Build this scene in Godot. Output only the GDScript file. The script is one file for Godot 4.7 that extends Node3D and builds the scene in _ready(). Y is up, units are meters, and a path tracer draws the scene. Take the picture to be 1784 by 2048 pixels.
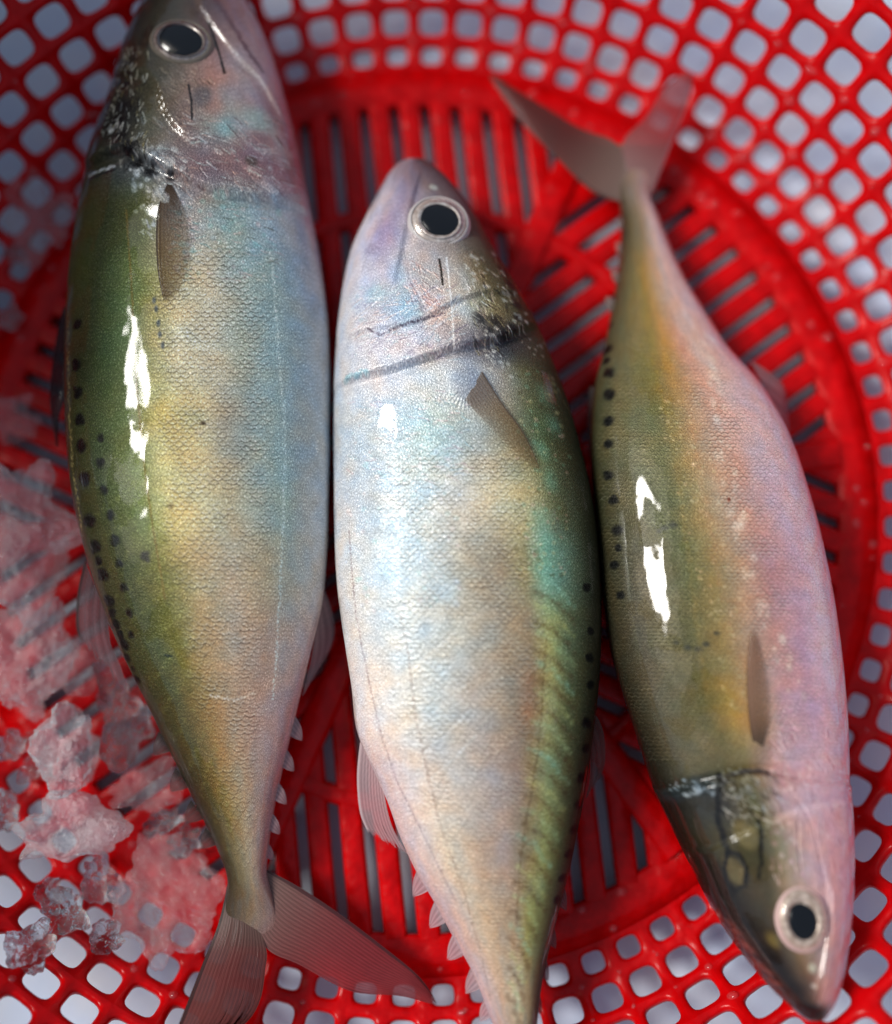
extends Node3D

# Three mackerel and crushed ice in a red plastic colander basket, seen from above.
const S := 0.000125      # metres per photograph pixel in the plane y = HM
const F := 2412.0        # focal length in photograph pixels
const HM := 0.02
const TILT := 0.1571     # 9 degrees
const GROUND_Y := -0.011

var cf: Vector3
var cu: Vector3
var cp: Vector3
var rng := RandomNumberGenerator.new()
var M := {}
var brushes := {}


# ---------------------------------------------------------------- measuring
func P(px: float, py: float, h: float) -> Vector3:
	var d := cf * F + Vector3.RIGHT * (px - 892.0) + cu * (1024.0 - py)
	return cp + d * ((h - cp.y) / d.y)


func Q(p: Vector3) -> Vector2:
	var d := p - cp
	var k := F / d.dot(cf)
	return Vector2(892.0 + d.x * k, 1024.0 - d.dot(cu) * k)


func curve(tab: Array, y: float) -> float:
	var n := tab.size()
	if y <= tab[0][0]:
		return tab[0][1]
	for i in range(1, n):
		if y <= tab[i][0]:
			var a: float = tab[i - 1][1]
			var b: float = tab[i][1]
			var ya: float = tab[i - 1][0]
			var yb: float = tab[i][0]
			var t := (y - ya) / (yb - ya)
			var ma := (b - a) / (yb - ya)
			var mb := ma
			if i > 1:
				ma = (ma + (a - float(tab[i - 2][1])) / (ya - float(tab[i - 2][0]))) * 0.5
			if i < n - 1:
				mb = (mb + (float(tab[i + 1][1]) - b) / (float(tab[i + 1][0]) - yb)) * 0.5
			var h := yb - ya
			var t2 := t * t
			var t3 := t2 * t
			return (2 * t3 - 3 * t2 + 1) * a + (t3 - 2 * t2 + t) * h * ma + (3 * t2 - 2 * t3) * b + (t3 - t2) * h * mb
	return tab[n - 1][1]


# ---------------------------------------------------------------- nodes
func thing(called: String, label: String, category: String, at: Vector3, group := "") -> Node3D:
	var o := Node3D.new()
	o.name = called
	add_child(o, true)
	o.position = at
	o.set_meta("label", label)
	o.set_meta("category", category)
	if group != "":
		o.set_meta("group", group)
	return o


func part(called: String, mesh: Mesh, mat: Material, parent: Node3D, root_at: Vector3) -> MeshInstance3D:
	var o := MeshInstance3D.new()
	o.name = called
	o.mesh = mesh
	o.material_override = mat
	parent.add_child(o, true)
	o.position = -root_at
	return o


func grid_mesh(pts: Array, uvs: Array, cols: Array, nu: int, nv: int, wrap_u: bool, outward: Vector3) -> ArrayMesh:
	# pts row-major: nv rows of nu points
	var st := SurfaceTool.new()
	st.begin(Mesh.PRIMITIVE_TRIANGLES)
	st.set_smooth_group(0)
	for i in pts.size():
		if uvs.size():
			st.set_uv(uvs[i])
		if cols.size():
			st.set_color(cols[i])
		st.add_vertex(pts[i])
	# find winding: clockwise seen from outside
	var ci := (nv / 2) * nu + nu / 4
	var e1: Vector3 = pts[ci + 1] - pts[ci]
	var e2: Vector3 = pts[ci + nu] - pts[ci]
	var want := outward
	if want == Vector3.ZERO:
		var mid := Vector3.ZERO
		for k in nu:
			mid += pts[(nv / 2) * nu + k]
		want = pts[ci] - mid / nu
	var flip := e1.cross(e2).dot(want) > 0.0
	var last := nu if wrap_u else nu - 1
	for j in nv - 1:
		for i in last:
			var a := j * nu + i
			var b := j * nu + (i + 1) % nu
			var c := a + nu
			var d := b + nu
			if flip:
				for k in [a, c, b, b, c, d]:
					st.add_index(k)
			else:
				for k in [a, b, c, b, d, c]:
					st.add_index(k)
	st.generate_normals()
	if uvs.size():
		st.generate_tangents()
	return st.commit()


# ---------------------------------------------------------------- fish
class Fish:
	var y0: float
	var y1: float
	var xl := PackedFloat32Array()
	var xr := PackedFloat32Array()
	var tt := PackedFloat32Array()
	var hh := PackedFloat32Array()
	var host
	var col: Image
	var hgt: Image
	var W := 600
	var H := 1800

	func at(a: PackedFloat32Array, y: float) -> float:
		var k := clampf(y - y0, 0.0, a.size() - 1.001)
		var i := int(k)
		return lerpf(a[i], a[i + 1], k - i)

	func surf(phi: float, y: float) -> Vector3:
		var h := at(hh, y)
		var l: Vector3 = host.P(at(xl, y), y, h)
		var r: Vector3 = host.P(at(xr, y), y, h)
		var s := sin(phi)
		return Vector3((l.x + r.x) * 0.5 - cos(phi) * (r.x - l.x) * 0.5, h + at(tt, y) * signf(s) * pow(absf(s), 0.92), l.z)

	func find(px: float, py: float) -> Vector2:
		# the (phi, y) whose surface point shows at that place of the photograph
		var y := py
		var x := px
		var phi := PI / 2
		for k in 5:
			var l := at(xl, y)
			var r := at(xr, y)
			phi = acos(clampf(1.0 - 2.0 * (x - l) / maxf(r - l, 1.0), -1.0, 1.0))
			var q: Vector2 = host.Q(surf(phi, y))
			x += (px - q.x) * 0.9
			y += (py - q.y) * 0.9
			y = clampf(y, y0, y1)
		return Vector2(phi, y)

	func texel(px: float, py: float) -> Vector2:
		var f := find(px, py)
		return Vector2(f.x / PI * W, (f.y - y0) / (y1 - y0) * H)

	func normal(phi: float, y: float) -> Vector3:
		var a := surf(phi + 0.03, y) - surf(phi - 0.03, y)
		var b := surf(phi, y + 6.0) - surf(phi, y - 6.0)
		var n := a.cross(b).normalized()
		return n if n.y > 0 else -n


func make_fish(outline: Array, thick: Array, height: Array) -> Fish:
	var f := Fish.new()
	f.host = self
	f.y0 = outline[0][0]
	f.y1 = outline[-1][0]
	var la := []
	var ra := []
	for o in outline:
		la.append([o[0], o[1]])
		ra.append([o[0], o[2]])
	var y: float = f.y0
	while y <= f.y1 + 0.5:
		f.xl.append(curve(la, y))
		f.xr.append(curve(ra, y))
		f.tt.append(maxf(curve(thick, y), 0.0001))
		f.hh.append(curve(height, y))
		y += 1.0
	return f


func body_mesh(f: Fish, steps: Array, wells: Array) -> ArrayMesh:
	# steps: gill edges [points (x, y) by x, height, run (+ towards larger y)]; wells: [x, y, r, depth]
	var nv := 430
	var mu := 104
	var ml := 28
	var pts := []
	var uvs := []
	var lump := FastNoiseLite.new()
	lump.seed = 5
	lump.frequency = 0.011
	for j in nv:
		var k := float(j) / (nv - 1)
		k = k - sin(TAU * k) / TAU * 0.55
		var y := lerpf(f.y0, f.y1, k)
		for i in mu + ml:
			var phi := PI * i / mu if i <= mu else PI + PI * (i - mu) / ml
			var p := f.surf(phi, y)
			if i > 3 and i < mu - 3:
				var q := Q(p)
				var dz := 0.0
				for s in steps:
					if absf(y - float(s[3])) < 330.0:
						var across: bool = s.size() > 4
						var e := curve(s[0], q.y if across else q.x)
						var d := (e - (q.x if across else q.y)) * float(s[2])
						var hold := 1.0
						if across:
							hold = smoothstep(float(s[0][0][0]), float(s[0][0][0]) + 50.0, q.y) * smoothstep(float(s[0][-1][0]), float(s[0][-1][0]) - 70.0, q.y)
						dz += hold * float(s[1]) * (smoothstep(-3.0, 4.0, d) * exp(-maxf(d, 0.0) / 110.0) - 0.35 * exp(-pow((d + 8.0) / 9.0, 2.0)))
				for w in wells:
					var dd := Vector2(q.x - w[0], (q.y - w[1])).length() / float(w[2])
					if dd < 2.5:
						dz += float(w[3]) * exp(-dd * dd * 1.6)
				dz += lump.get_noise_2d(q.x, q.y * 0.5) * 0.0002 * sin(phi)
				p.y += dz * minf(1.0, sin(phi) * 1.6)
			pts.append(p)
			var u := phi / PI if i <= mu else 2.0 - phi / PI
			uvs.append(Vector2(u, (y - f.y0) / (f.y1 - f.y0)))
	return grid_mesh(pts, uvs, [], mu + ml, nv, true, Vector3.ZERO)


# ---------------------------------------------------------------- painting skin in the fish's own uv
func brush(c: Color, hard := 0.0) -> Image:
	var key := "%s/%s" % [c, hard]
	if not brushes.has(key):
		var im := Image.create(33, 33, false, Image.FORMAT_RGBA8)
		for y in 33:
			for x in 33:
				var d := Vector2(x - 16, y - 16).length() / 16.0
				im.set_pixel(x, y, Color(c.r, c.g, c.b, c.a * (1.0 - smoothstep(hard, 1.0, d))))
		brushes[key] = im
	return brushes[key]


func dab(f: Fish, im: Image, x: float, y: float, r: float, c: Color, hard := 0.2, tall := 1.0) -> void:
	var t := f.texel(x, y)
	var wide := maxf(f.at(f.xr, y) - f.at(f.xl, y), 20.0)
	var s := maxf(sin(t.x / f.W * PI), 0.35)
	var rx := maxi(1, roundi(r * f.W * 0.6366 / wide / s))
	var ry := maxi(1, roundi(r * tall * f.H / (f.y1 - f.y0)))
	var b: Image = brush(c, hard).duplicate()
	b.resize(rx * 2 + 1, ry * 2 + 1, Image.INTERPOLATE_BILINEAR)
	im.blend_rect(b, Rect2i(0, 0, rx * 2 + 1, ry * 2 + 1), Vector2i(roundi(t.x) - rx, roundi(t.y) - ry))


func blot(f: Fish, x: float, y: float, r: float, c: Color) -> void:
	# an uneven spot of pigment
	dab(f, f.col, x, y, r, c, 0.2, 1.05)
	for k in 5:
		dab(f, f.col, x + rng.randf_range(-0.5, 0.5) * r, y + rng.randf_range(-0.6, 0.6) * r, r * rng.randf_range(0.35, 0.6), Color(c.r, c.g, c.b, c.a * 0.7), 0.1)


func stroke(f: Fish, im: Image, pts: Array, r: float, c: Color, hard := 0.2, jitter := 0.0, gap := 0.0) -> void:
	for i in pts.size() - 1:
		var a := Vector2(pts[i][0], pts[i][1])
		var b := Vector2(pts[i + 1][0], pts[i + 1][1])
		var n := maxi(1, int(a.distance_to(b) / maxf(r * 0.7, 1.0)))
		for k in n:
			if rng.randf() < gap:
				continue
			var p := a.lerp(b, float(k) / n) + Vector2(rng.randf_range(-1, 1), rng.randf_range(-1, 1)) * jitter
			dab(f, im, p.x, p.y, r * rng.randf_range(0.8, 1.15), c, hard)


func crease(f: Fish, pts: Array, r: float, side: float) -> void:
	# the seam between two plates of skin: a groove with a raised lip in the relief
	var lip := []
	for q in pts:
		lip.append([q[0], q[1] + side * r * 2.4])
	stroke(f, f.hgt, pts, r * 1.1, Color(0, 0, 0, 0.4), 0.0, r * 0.6, 0.1)
	stroke(f, f.hgt, lip, r * 1.4, Color(1, 1, 1, 0.4), 0.0, r)


func streaks(f: Fish, x0: float, y0: float, x1: float, y1: float, ang: float, ln: float, n: int, cols: Array, a: float) -> void:
	# short wrinkles of silvery skin
	for k in n:
		var p := Vector2(rng.randf_range(x0, x1), rng.randf_range(y0, y1))
		var d := Vector2.from_angle(ang + rng.randf_range(-0.5, 0.5)) * ln * rng.randf_range(0.4, 1.3)
		var w := rng.randf_range(1.2, 2.6)
		var c: Array = cols[rng.randi() % cols.size()]
		stroke(f, f.col, [[p.x, p.y], [p.x + d.x * 0.5, p.y + d.y * 0.5 + rng.randf_range(-2, 2)], [p.x + d.x, p.y + d.y]], w, rgb8(c, a), 0.1, 0.6)
		if k % 2:
			stroke(f, f.hgt, [[p.x, p.y + 2], [p.x + d.x, p.y + d.y + 2]], w * 1.2, Color(0.05, 0.05, 0.05, 0.45) if k % 4 == 1 else Color(1, 1, 1, 0.4), 0.1)


func rgb8(c: Array, a := 1.0) -> Color:
	return Color(c[0] / 255.0, c[1] / 255.0, c[2] / 255.0, a)


func grid_color(rows: Array, y: float, x: float) -> Color:
	var i := 0
	while i < rows.size() - 2 and rows[i + 1][0] < y:
		i += 1
	var t := clampf((y - rows[i][0]) / (rows[i + 1][0] - rows[i][0]), 0.0, 1.0)
	t = t * t * (3.0 - 2.0 * t)
	return row_color(rows[i], x).lerp(row_color(rows[i + 1], x), t)


func row_color(row: Array, x: float) -> Color:
	var k := 1
	while k < row.size() - 2 and row[k + 1][0] < x:
		k += 1
	var t := clampf((x - row[k][0]) / (row[k + 1][0] - row[k][0]), 0.0, 1.0)
	return rgb8(row[k][1]).lerp(rgb8(row[k + 1][1]), t)


func macro(f: Fish, rows: Array) -> void:
	var w := 64
	var h := 192
	var im := Image.create(w, h, false, Image.FORMAT_RGBA8)
	for j in h:
		var y := lerpf(f.y0, f.y1, (j + 0.5) / h)
		for i in w:
			var q := Q(f.surf(PI * (i + 0.5) / w, y))
			var l := f.at(f.xl, q.y)
			var r := f.at(f.xr, q.y)
			im.set_pixel(i, j, grid_color(rows, q.y, clampf((q.x - l) / maxf(r - l, 1.0), 0.0, 1.0)))
	im.resize(f.W, f.H, Image.INTERPOLATE_CUBIC)
	f.col = im


func noise_bytes(w: int, h: int, freq: float, sd: int, oct: int, sx := 1.0, sy := 1.0) -> PackedByteArray:
	var n := FastNoiseLite.new()
	n.noise_type = FastNoiseLite.TYPE_SIMPLEX
	n.seed = sd
	n.frequency = freq
	n.fractal_octaves = oct
	var im := n.get_image(int(w * sx), int(h * sy))
	im.resize(w, h, Image.INTERPOLATE_CUBIC)
	return im.get_data()


func scale_stamps(tail_down: bool) -> Array:
	# one overlapping scale: [dark rear edge for colour, face highlight painted into colour, relief]
	var w := 22
	var h := 16
	var edge := Image.create(w, h, false, Image.FORMAT_RGBA8)
	var face := Image.create(w, h, false, Image.FORMAT_RGBA8)
	var rel := Image.create(w, h, false, Image.FORMAT_RGBA8)
	for y in h:
		for x in w:
			var u := (x + 0.5) / w * 2.0 - 1.0
			var v := (y + 0.5) / h
			if not tail_down:
				v = 1.0 - v
			var e := 0.88 - 0.36 * u * u            # rear edge
			var d := e - v
			var inside := smoothstep(-0.02, 0.06, d) * smoothstep(0.0, 0.25, v) * smoothstep(1.0, 0.86, absf(u))
			var line := exp(-pow((d + 0.01) / 0.085, 2.0)) * smoothstep(1.0, 0.8, absf(u))
			edge.set_pixel(x, y, Color(0.16, 0.14, 0.11, line))
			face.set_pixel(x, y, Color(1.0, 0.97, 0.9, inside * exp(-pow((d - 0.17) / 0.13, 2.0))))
			var z := clampf(0.25 + v * 0.7, 0.0, 1.0)
			rel.set_pixel(x, y, Color(z, z, z, inside))
	return [edge, face, rel]


func tinted(im: Image, k: float) -> Image:
	var o: Image = im.duplicate()
	for y in o.get_height():
		for x in o.get_width():
			var c := o.get_pixel(x, y)
			c.a *= k
			o.set_pixel(x, y, c)
	return o


func lay_scales(f: Fish, ya: float, yb: float, tail_down: bool, strength: Callable, px := 15.0, py := 8.5) -> void:
	var base := scale_stamps(tail_down)
	var levels := []
	for k in 6:
		var a := (k + 1) / 6.0
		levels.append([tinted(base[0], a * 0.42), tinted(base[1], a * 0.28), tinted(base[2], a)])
	var sized := {}
	var fade := FastNoiseLite.new()
	fade.seed = int(ya)
	fade.frequency = 0.012
	var y := ya
	var row := 0
	var dir := 1.0
	var yy := ya if tail_down else yb
	while yy >= ya and yy <= yb:
		var l := f.at(f.xl, yy)
		var r := f.at(f.xr, yy)
		var x := l + (px * 0.5 if row % 2 else 0.0) + 4.0
		while x < r - 4.0:
			var k: float = strength.call((x - l) / (r - l), yy) * clampf(0.75 + fade.get_noise_2d(x, yy) * 1.1, 0.1, 1.2)
			if k > 0.04 and rng.randf() > 0.03:
				var t := f.texel(x + rng.randf_range(-1.2, 1.2), yy + rng.randf_range(-1.0, 1.0))
				var s := maxf(sin(t.x / f.W * PI), 0.4)
				var w := clampi(roundi(px * 1.18 * f.W * 0.6366 / (r - l) / s), 5, 40)
				var h := clampi(roundi(py * 1.75 * f.H / (f.y1 - f.y0)), 5, 30)
				var lev := clampi(int(k * 6.0 * rng.randf_range(0.75, 1.15)), 0, 5)
				var key := lev * 10000 + w * 100 + h
				if not sized.has(key):
					var set3 := []
					for q in 3:
						var c: Image = levels[lev][q].duplicate()
						c.resize(w, h, Image.INTERPOLATE_BILINEAR)
						set3.append(c)
					sized[key] = set3
				var at := Vector2i(roundi(t.x) - w / 2, roundi(t.y) - h / 2)
				var rect := Rect2i(0, 0, w, h)
				f.hgt.blend_rect(sized[key][2], rect, at)
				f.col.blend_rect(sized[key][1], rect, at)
				f.col.blend_rect(sized[key][0], rect, at)
			x += px
		yy += py if tail_down else -py
		row += 1


func grain(f: Fish, sd: int, glint: float, warm: float) -> void:
	# pigment cells, guanine flecks with their glints painted in, cloudy patches of colour
	var w := f.W
	var h := f.H
	var fine := noise_bytes(w, h, 0.32, sd, 2)
	var mid := noise_bytes(w, h, 0.045, sd + 1, 3, 0.5, 0.5)
	var hue := noise_bytes(w, h, 0.03, sd + 2, 2, 0.4, 0.4)
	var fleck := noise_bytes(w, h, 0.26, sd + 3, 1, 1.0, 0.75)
	var d := f.col.get_data()
	var lut := PackedInt32Array()
	for i in 256:
		lut.append(int(255.0 * pow(i / 255.0, 0.92 + 0.62 * (1.0 - i / 255.0))))
	for i in w * h:
		var k := 0.73 + fine[i] * 0.0018 + mid[i] * 0.0004
		var t := (hue[i] - 128.0) * warm
		var g := 0.0
		var lum := lut[d[i * 4 + 1]]
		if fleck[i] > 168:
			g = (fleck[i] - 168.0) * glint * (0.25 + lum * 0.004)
		var cr: float = lut[d[i * 4]]
		var cg: float = lum
		var cb: float = lut[d[i * 4 + 2]]
		var grey := 0.3 * cr + 0.55 * cg + 0.15 * cb
		var pale := 0.08 + 0.14 * grey / 255.0
		cr = lerpf(cr, grey, pale) * k
		cg = lerpf(cg, grey, pale) * k
		cb = lerpf(cb, grey, pale) * k
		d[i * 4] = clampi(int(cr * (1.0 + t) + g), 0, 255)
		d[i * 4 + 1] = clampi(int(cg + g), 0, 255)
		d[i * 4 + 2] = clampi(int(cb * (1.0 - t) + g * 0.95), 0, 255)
	f.col.set_data(w, h, false, Image.FORMAT_RGBA8, d)


func skin(f: Fish, film: Texture2D) -> StandardMaterial3D:
	var m := StandardMaterial3D.new()
	m.resource_name = "fish_skin"
	m.albedo_texture = ImageTexture.create_from_image(f.col)
	m.metallic = 0.12
	m.roughness = 0.4
	m.heightmap_enabled = true
	m.heightmap_texture = ImageTexture.create_from_image(f.hgt)
	m.heightmap_scale = 0.045
	m.metallic_specular = 0.3
	m.clearcoat_enabled = true
	m.clearcoat = 1.0
	m.clearcoat_roughness = 0.04
	m.clearcoat_texture = film
	m.texture_repeat = false
	return m


func start_relief(f: Fish, sd: int) -> void:
	var n := FastNoiseLite.new()
	n.noise_type = FastNoiseLite.TYPE_SIMPLEX
	n.seed = sd
	n.frequency = 0.3
	n.fractal_octaves = 2
	var im := n.get_image(f.W, f.H)
	im.convert(Image.FORMAT_RGBA8)
	var flat := Image.create(f.W, f.H, false, Image.FORMAT_RGBA8)
	flat.fill(Color(0.5, 0.5, 0.5, 0.5))
	im.blend_rect(flat, Rect2i(0, 0, f.W, f.H), Vector2i.ZERO)
	f.hgt = im


func wet_film(sd: int, least: float) -> ImageTexture:
	# where the skin carries a film of water: patches with ragged edges
	var n := FastNoiseLite.new()
	n.noise_type = FastNoiseLite.TYPE_SIMPLEX
	n.seed = sd
	n.frequency = 0.012
	n.fractal_octaves = 5
	n.fractal_gain = 0.55
	var im := n.get_image(320, 640)
	var d := im.get_data()
	for i in d.size():
		d[i] = int(255.0 * (0.06 + 0.94 * smoothstep(least, least + 10.0, float(d[i]))))
	return ImageTexture.create_from_image(Image.create_from_data(320, 640, false, Image.FORMAT_L8, d))


# ---------------------------------------------------------------- fins and eyes
func fin(called: String, ea: Array, eb: Array, rays: int, ca: Color, cb: Color, parent: Node3D, root_at: Vector3, bow := 0.0, ragged := 0.0, edge := Color(0, 0, 0, 0), sd := 1, thin := 1.0) -> void:
	# two edges from root to tip, each [px, py, height]; the rays run from root to tip between them
	var nu := rays * 4 + 1
	var nv := 36
	var pa := []
	var pb := []
	for e in ea:
		pa.append(P(e[0], e[1], e[2]))
	for e in eb:
		pb.append(P(e[0], e[1], e[2]))
	var rr := RandomNumberGenerator.new()
	rr.seed = sd
	var ends := []
	for i in nu:
		ends.append(1.0 - ragged * rr.randf() * (0.4 + 0.6 * absf(sin(i * 1.7))))
	var tops := []
	var cols := []
	for j in nv:
		var t := float(j) / (nv - 1)
		for i in nu:
			var u := float(i) / (nu - 1)
			var tt: float = t * ends[i]
			var p: Vector3 = along(pa, tt).lerp(along(pb, tt), u)
			var ray := cos(u * rays * TAU)
			p.y += bow * sin(u * PI) * sin(minf(t * 1.2, 1.0) * PI * 0.6) + ray * 0.00003 * (1.0 - t * 0.6)
			tops.append(p)
			var c := ca.lerp(cb, smoothstep(0.02, 0.6, t))
			var vary := 0.82 + 0.36 * sin(i * 12.9 + sd) * sin(i * 12.9 + sd)
			c = Color(c.r * vary, c.g * vary, c.b * vary, c.a * (0.9 + 0.1 * vary))
			c = c.lerp(Color(c.r * 0.55, c.g * 0.5, c.b * 0.5, minf(1.0, c.a + 0.22)), maxf(0.0, ray) * (0.2 + 0.4 * sin(i * 0.37 + sd) * sin(i * 0.37 + sd)))
			var seg := 0.92 + 0.08 * sin(t * 90.0 + i * 0.9)
			c = Color(c.r * seg, c.g * seg, c.b * seg, c.a)
			c.a *= lerpf(1.0, thin, u * smoothstep(0.05, 0.4, t))
			if edge.a > 0.0 and u < 0.06:
				c = c.lerp(edge, 0.8)
			cols.append(c)
	var nrm := Vector3.UP
	# front and back faces as one thin closed blade
	var st := SurfaceTool.new()
	st.append_from(grid_mesh(tops, [], cols, nu, nv, false, nrm), 0, Transform3D())
	part(called, st.commit(), M.fin, parent, root_at)


func along(pts: Array, t: float) -> Vector3:
	var k := clampf(t, 0.0, 0.9999) * (pts.size() - 1)
	var i := int(k)
	var a: Vector3 = pts[i]
	var b: Vector3 = pts[i + 1]
	var z: Vector3 = pts[maxi(i - 1, 0)]
	var c: Vector3 = pts[mini(i + 2, pts.size() - 1)]
	return a.cubic_interpolate(b, z, c, k - i)


func lathe(profile: Array, n: int, sx: float, sz: float) -> ArrayMesh:
	var pts := []
	for q in profile:
		for i in n:
			var a := TAU * i / n
			pts.append(Vector3(cos(a) * q[0] * sx, q[1], sin(a) * q[0] * sz))
	return grid_mesh(pts, [], [], n, profile.size(), true, Vector3.UP)


func uneven(profile: Array, n: int, sx: float, sz: float) -> ArrayMesh:
	var pts := []
	for q in profile:
		for i in n:
			var a := TAU * i / n
			var k: float = q[0] * (1.0 + 0.035 * sin(2.0 * a + 0.6) + 0.025 * sin(3.0 * a + 2.0) + 0.012 * sin(7.0 * a))
			pts.append(Vector3(cos(a) * k * sx, q[1], sin(a) * k * sz))
	return grid_mesh(pts, [], [], n, profile.size(), true, Vector3.UP)


func eye(f: Fish, cx: float, cy: float, rx: float, ry: float, turn: float, pupil: float, off: Vector2, iris: Material, lid: Color, parent: Node3D, root_at: Vector3) -> void:
	var lm: StandardMaterial3D = M.lid.duplicate()
	lm.albedo_color = lid
	var w := f.find(cx, cy)
	var at := f.surf(w.x, w.y)
	var n := f.normal(w.x, w.y)
	n = (n + Vector3.UP * 0.7).normalized()
	var k := S * (cp.y - at.y) / (cp.y - HM)
	var sx := rx * k
	var sz := ry * k
	var zx := Vector3.RIGHT.slide(n).normalized()
	var basis := Basis(zx, n, zx.cross(n)).rotated(n, turn)
	var o := Node3D.new()
	o.name = "eye"
	parent.add_child(o, true)
	o.position = at - root_at + n * 0.0002
	o.basis = basis
	var r := (sx + sz) * 0.5
	var q := pupil
	var add := func(called: String, mesh: Mesh, mat: Material, up: float, shift := Vector2.ZERO) -> void:
		var m := MeshInstance3D.new()
		m.name = called
		m.mesh = mesh
		m.material_override = mat
		m.position = Vector3(shift.x * sx, up * r, shift.y * sz)
		o.add_child(m, true)
	add.call("iris", lathe([[1.02, -0.30 * r], [1.0, -0.02 * r], [0.97, 0.07 * r], [0.9, 0.11 * r], [0.8, 0.12 * r], [q + 0.12, 0.125 * r], [q + 0.03, 0.11 * r], [q - 0.05, 0.04 * r], [0.001, 0.03 * r]], 56, sx, sz), iris, 0.0)
	add.call("pupil", uneven([[q, -0.02 * r], [q * 0.99, 0.05 * r], [q * 0.9, 0.10 * r], [q * 0.7, 0.145 * r], [q * 0.4, 0.17 * r], [0.001, 0.18 * r]], 48, sx, sz), M.pupil, 0.0, off)
	add.call("eyelid", lathe([[1.0, -0.05 * r], [1.0, 0.075 * r], [1.02, 0.09 * r], [1.035, 0.085 * r], [1.06, 0.06 * r], [1.10, 0.0], [1.16, -0.14 * r]], 56, sx, sz), lm, 0.0)
	add.call("cornea", lathe([[1.0, 0.08 * r], [0.95, 0.15 * r], [0.82, 0.225 * r], [0.6, 0.28 * r], [0.3, 0.31 * r], [0.001, 0.32 * r]], 56, sx, sz), M.cornea, 0.0)


# ---------------------------------------------------------------- materials
func simple(c: Color, rough: float, metal := 0.0, spec := 0.5) -> StandardMaterial3D:
	var m := StandardMaterial3D.new()
	m.albedo_color = c
	m.roughness = rough
	m.metallic = metal
	m.metallic_specular = spec
	return m


func noise_tex(freq: float, sd: int, oct: int, ramp: Gradient = null, size := 512) -> NoiseTexture2D:
	var n := FastNoiseLite.new()
	n.noise_type = FastNoiseLite.TYPE_SIMPLEX
	n.seed = sd
	n.frequency = freq
	n.fractal_octaves = oct
	var t := NoiseTexture2D.new()
	t.width = size
	t.height = size
	t.seamless = true
	t.noise = n
	if ramp:
		t.color_ramp = ramp
	return t


func materials() -> void:
	var red := simple(rgb8([212, 2, 7]), 0.22, 0.0, 0.24)
	var g := Gradient.new()
	g.set_color(0, Color(0.80, 0.74, 0.74))
	g.set_color(1, Color(1, 1, 1))
	red.albedo_texture = noise_tex(0.02, 31, 4, g)
	red.uv1_triplanar = true
	red.uv1_world_triplanar = true
	red.uv1_scale = Vector3(14, 14, 14)
	red.normal_enabled = true
	red.normal_scale = 0.35
	red.normal_texture = noise_normal(0.015, 32)
	red.clearcoat_enabled = true
	red.clearcoat = 0.14
	red.clearcoat_roughness = 0.12
	var g3 := Gradient.new()
	g3.set_color(0, Color(0.55, 0.55, 0.55))
	g3.set_color(1, Color(1, 1, 1))
	red.roughness = 0.4
	red.roughness_texture = noise_tex(0.03, 35, 4, g3)
	M.red = red

	var gr := simple(Color.WHITE, 0.6)
	var g2 := Gradient.new()
	g2.set_color(0, rgb8([206, 224, 250]))
	g2.set_color(1, rgb8([238, 245, 253]))
	gr.albedo_texture = noise_tex(0.01, 33, 5, g2)
	gr.uv1_triplanar = true
	gr.uv1_world_triplanar = true
	gr.uv1_scale = Vector3(4, 4, 4)
	M.ground = gr

	var fm := simple(Color(0.82, 0.78, 0.78), 0.5, 0.0, 0.22)
	fm.vertex_color_use_as_albedo = true
	fm.transparency = BaseMaterial3D.TRANSPARENCY_ALPHA
	fm.cull_mode = BaseMaterial3D.CULL_DISABLED
	fm.clearcoat_enabled = true
	fm.clearcoat = 0.15
	fm.clearcoat_roughness = 0.1
	M.fin = fm

	M.pupil = simple(Color(0.02, 0.02, 0.03), 0.2, 0.0, 0.25)
	M.lid = simple(rgb8([120, 110, 102]), 0.5, 0.0, 0.3)
	M.lid.clearcoat_enabled = true
	M.lid.clearcoat = 0.5
	M.lid.clearcoat_roughness = 0.1
	var co := simple(Color(0.02, 0.02, 0.02, 0.01), 0.03)
	co.transparency = BaseMaterial3D.TRANSPARENCY_ALPHA
	M.cornea = co
	var wa := simple(Color(0.9, 0.92, 0.95, 0.04), 0.04)
	wa.transparency = BaseMaterial3D.TRANSPARENCY_ALPHA
	M.water = wa

	for k in [["ice_clear", 0.0, 0.02], ["ice_cloudy", 0.06, 0.04], ["ice_white", 0.23, 0.06], ["ice_frost", 0.14, 0.05]]:
		var m := simple(Color(0.95, 0.97, 0.99, k[1]), k[2])
		if k[1] == 0.0:
			m.refraction_enabled = true
			m.refraction_scale = 0.031
		else:
			m.transparency = BaseMaterial3D.TRANSPARENCY_ALPHA
		m.uv1_triplanar = true
		m.uv1_world_triplanar = true
		m.uv1_scale = Vector3(40, 40, 40)
		m.normal_enabled = true
		m.normal_scale = 1.0 if k[1] == 0.0 else 1.6
		m.normal_texture = noise_normal(0.06, 40)
		M[k[0]] = m


func noise_normal(freq: float, sd: int) -> NoiseTexture2D:
	var t := noise_tex(freq, sd, 3)
	t.as_normal_map = true
	t.bump_strength = 10.0
	return t


# ---------------------------------------------------------------- basket
const BC := Vector3(-0.0073, 0.0, -0.0072)
const RF := 0.1226       # where the floor's plain band ends and the wall begins
var prof_r: Array = []
var prof_h: Array = []
var prof_a: Array = []


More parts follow.
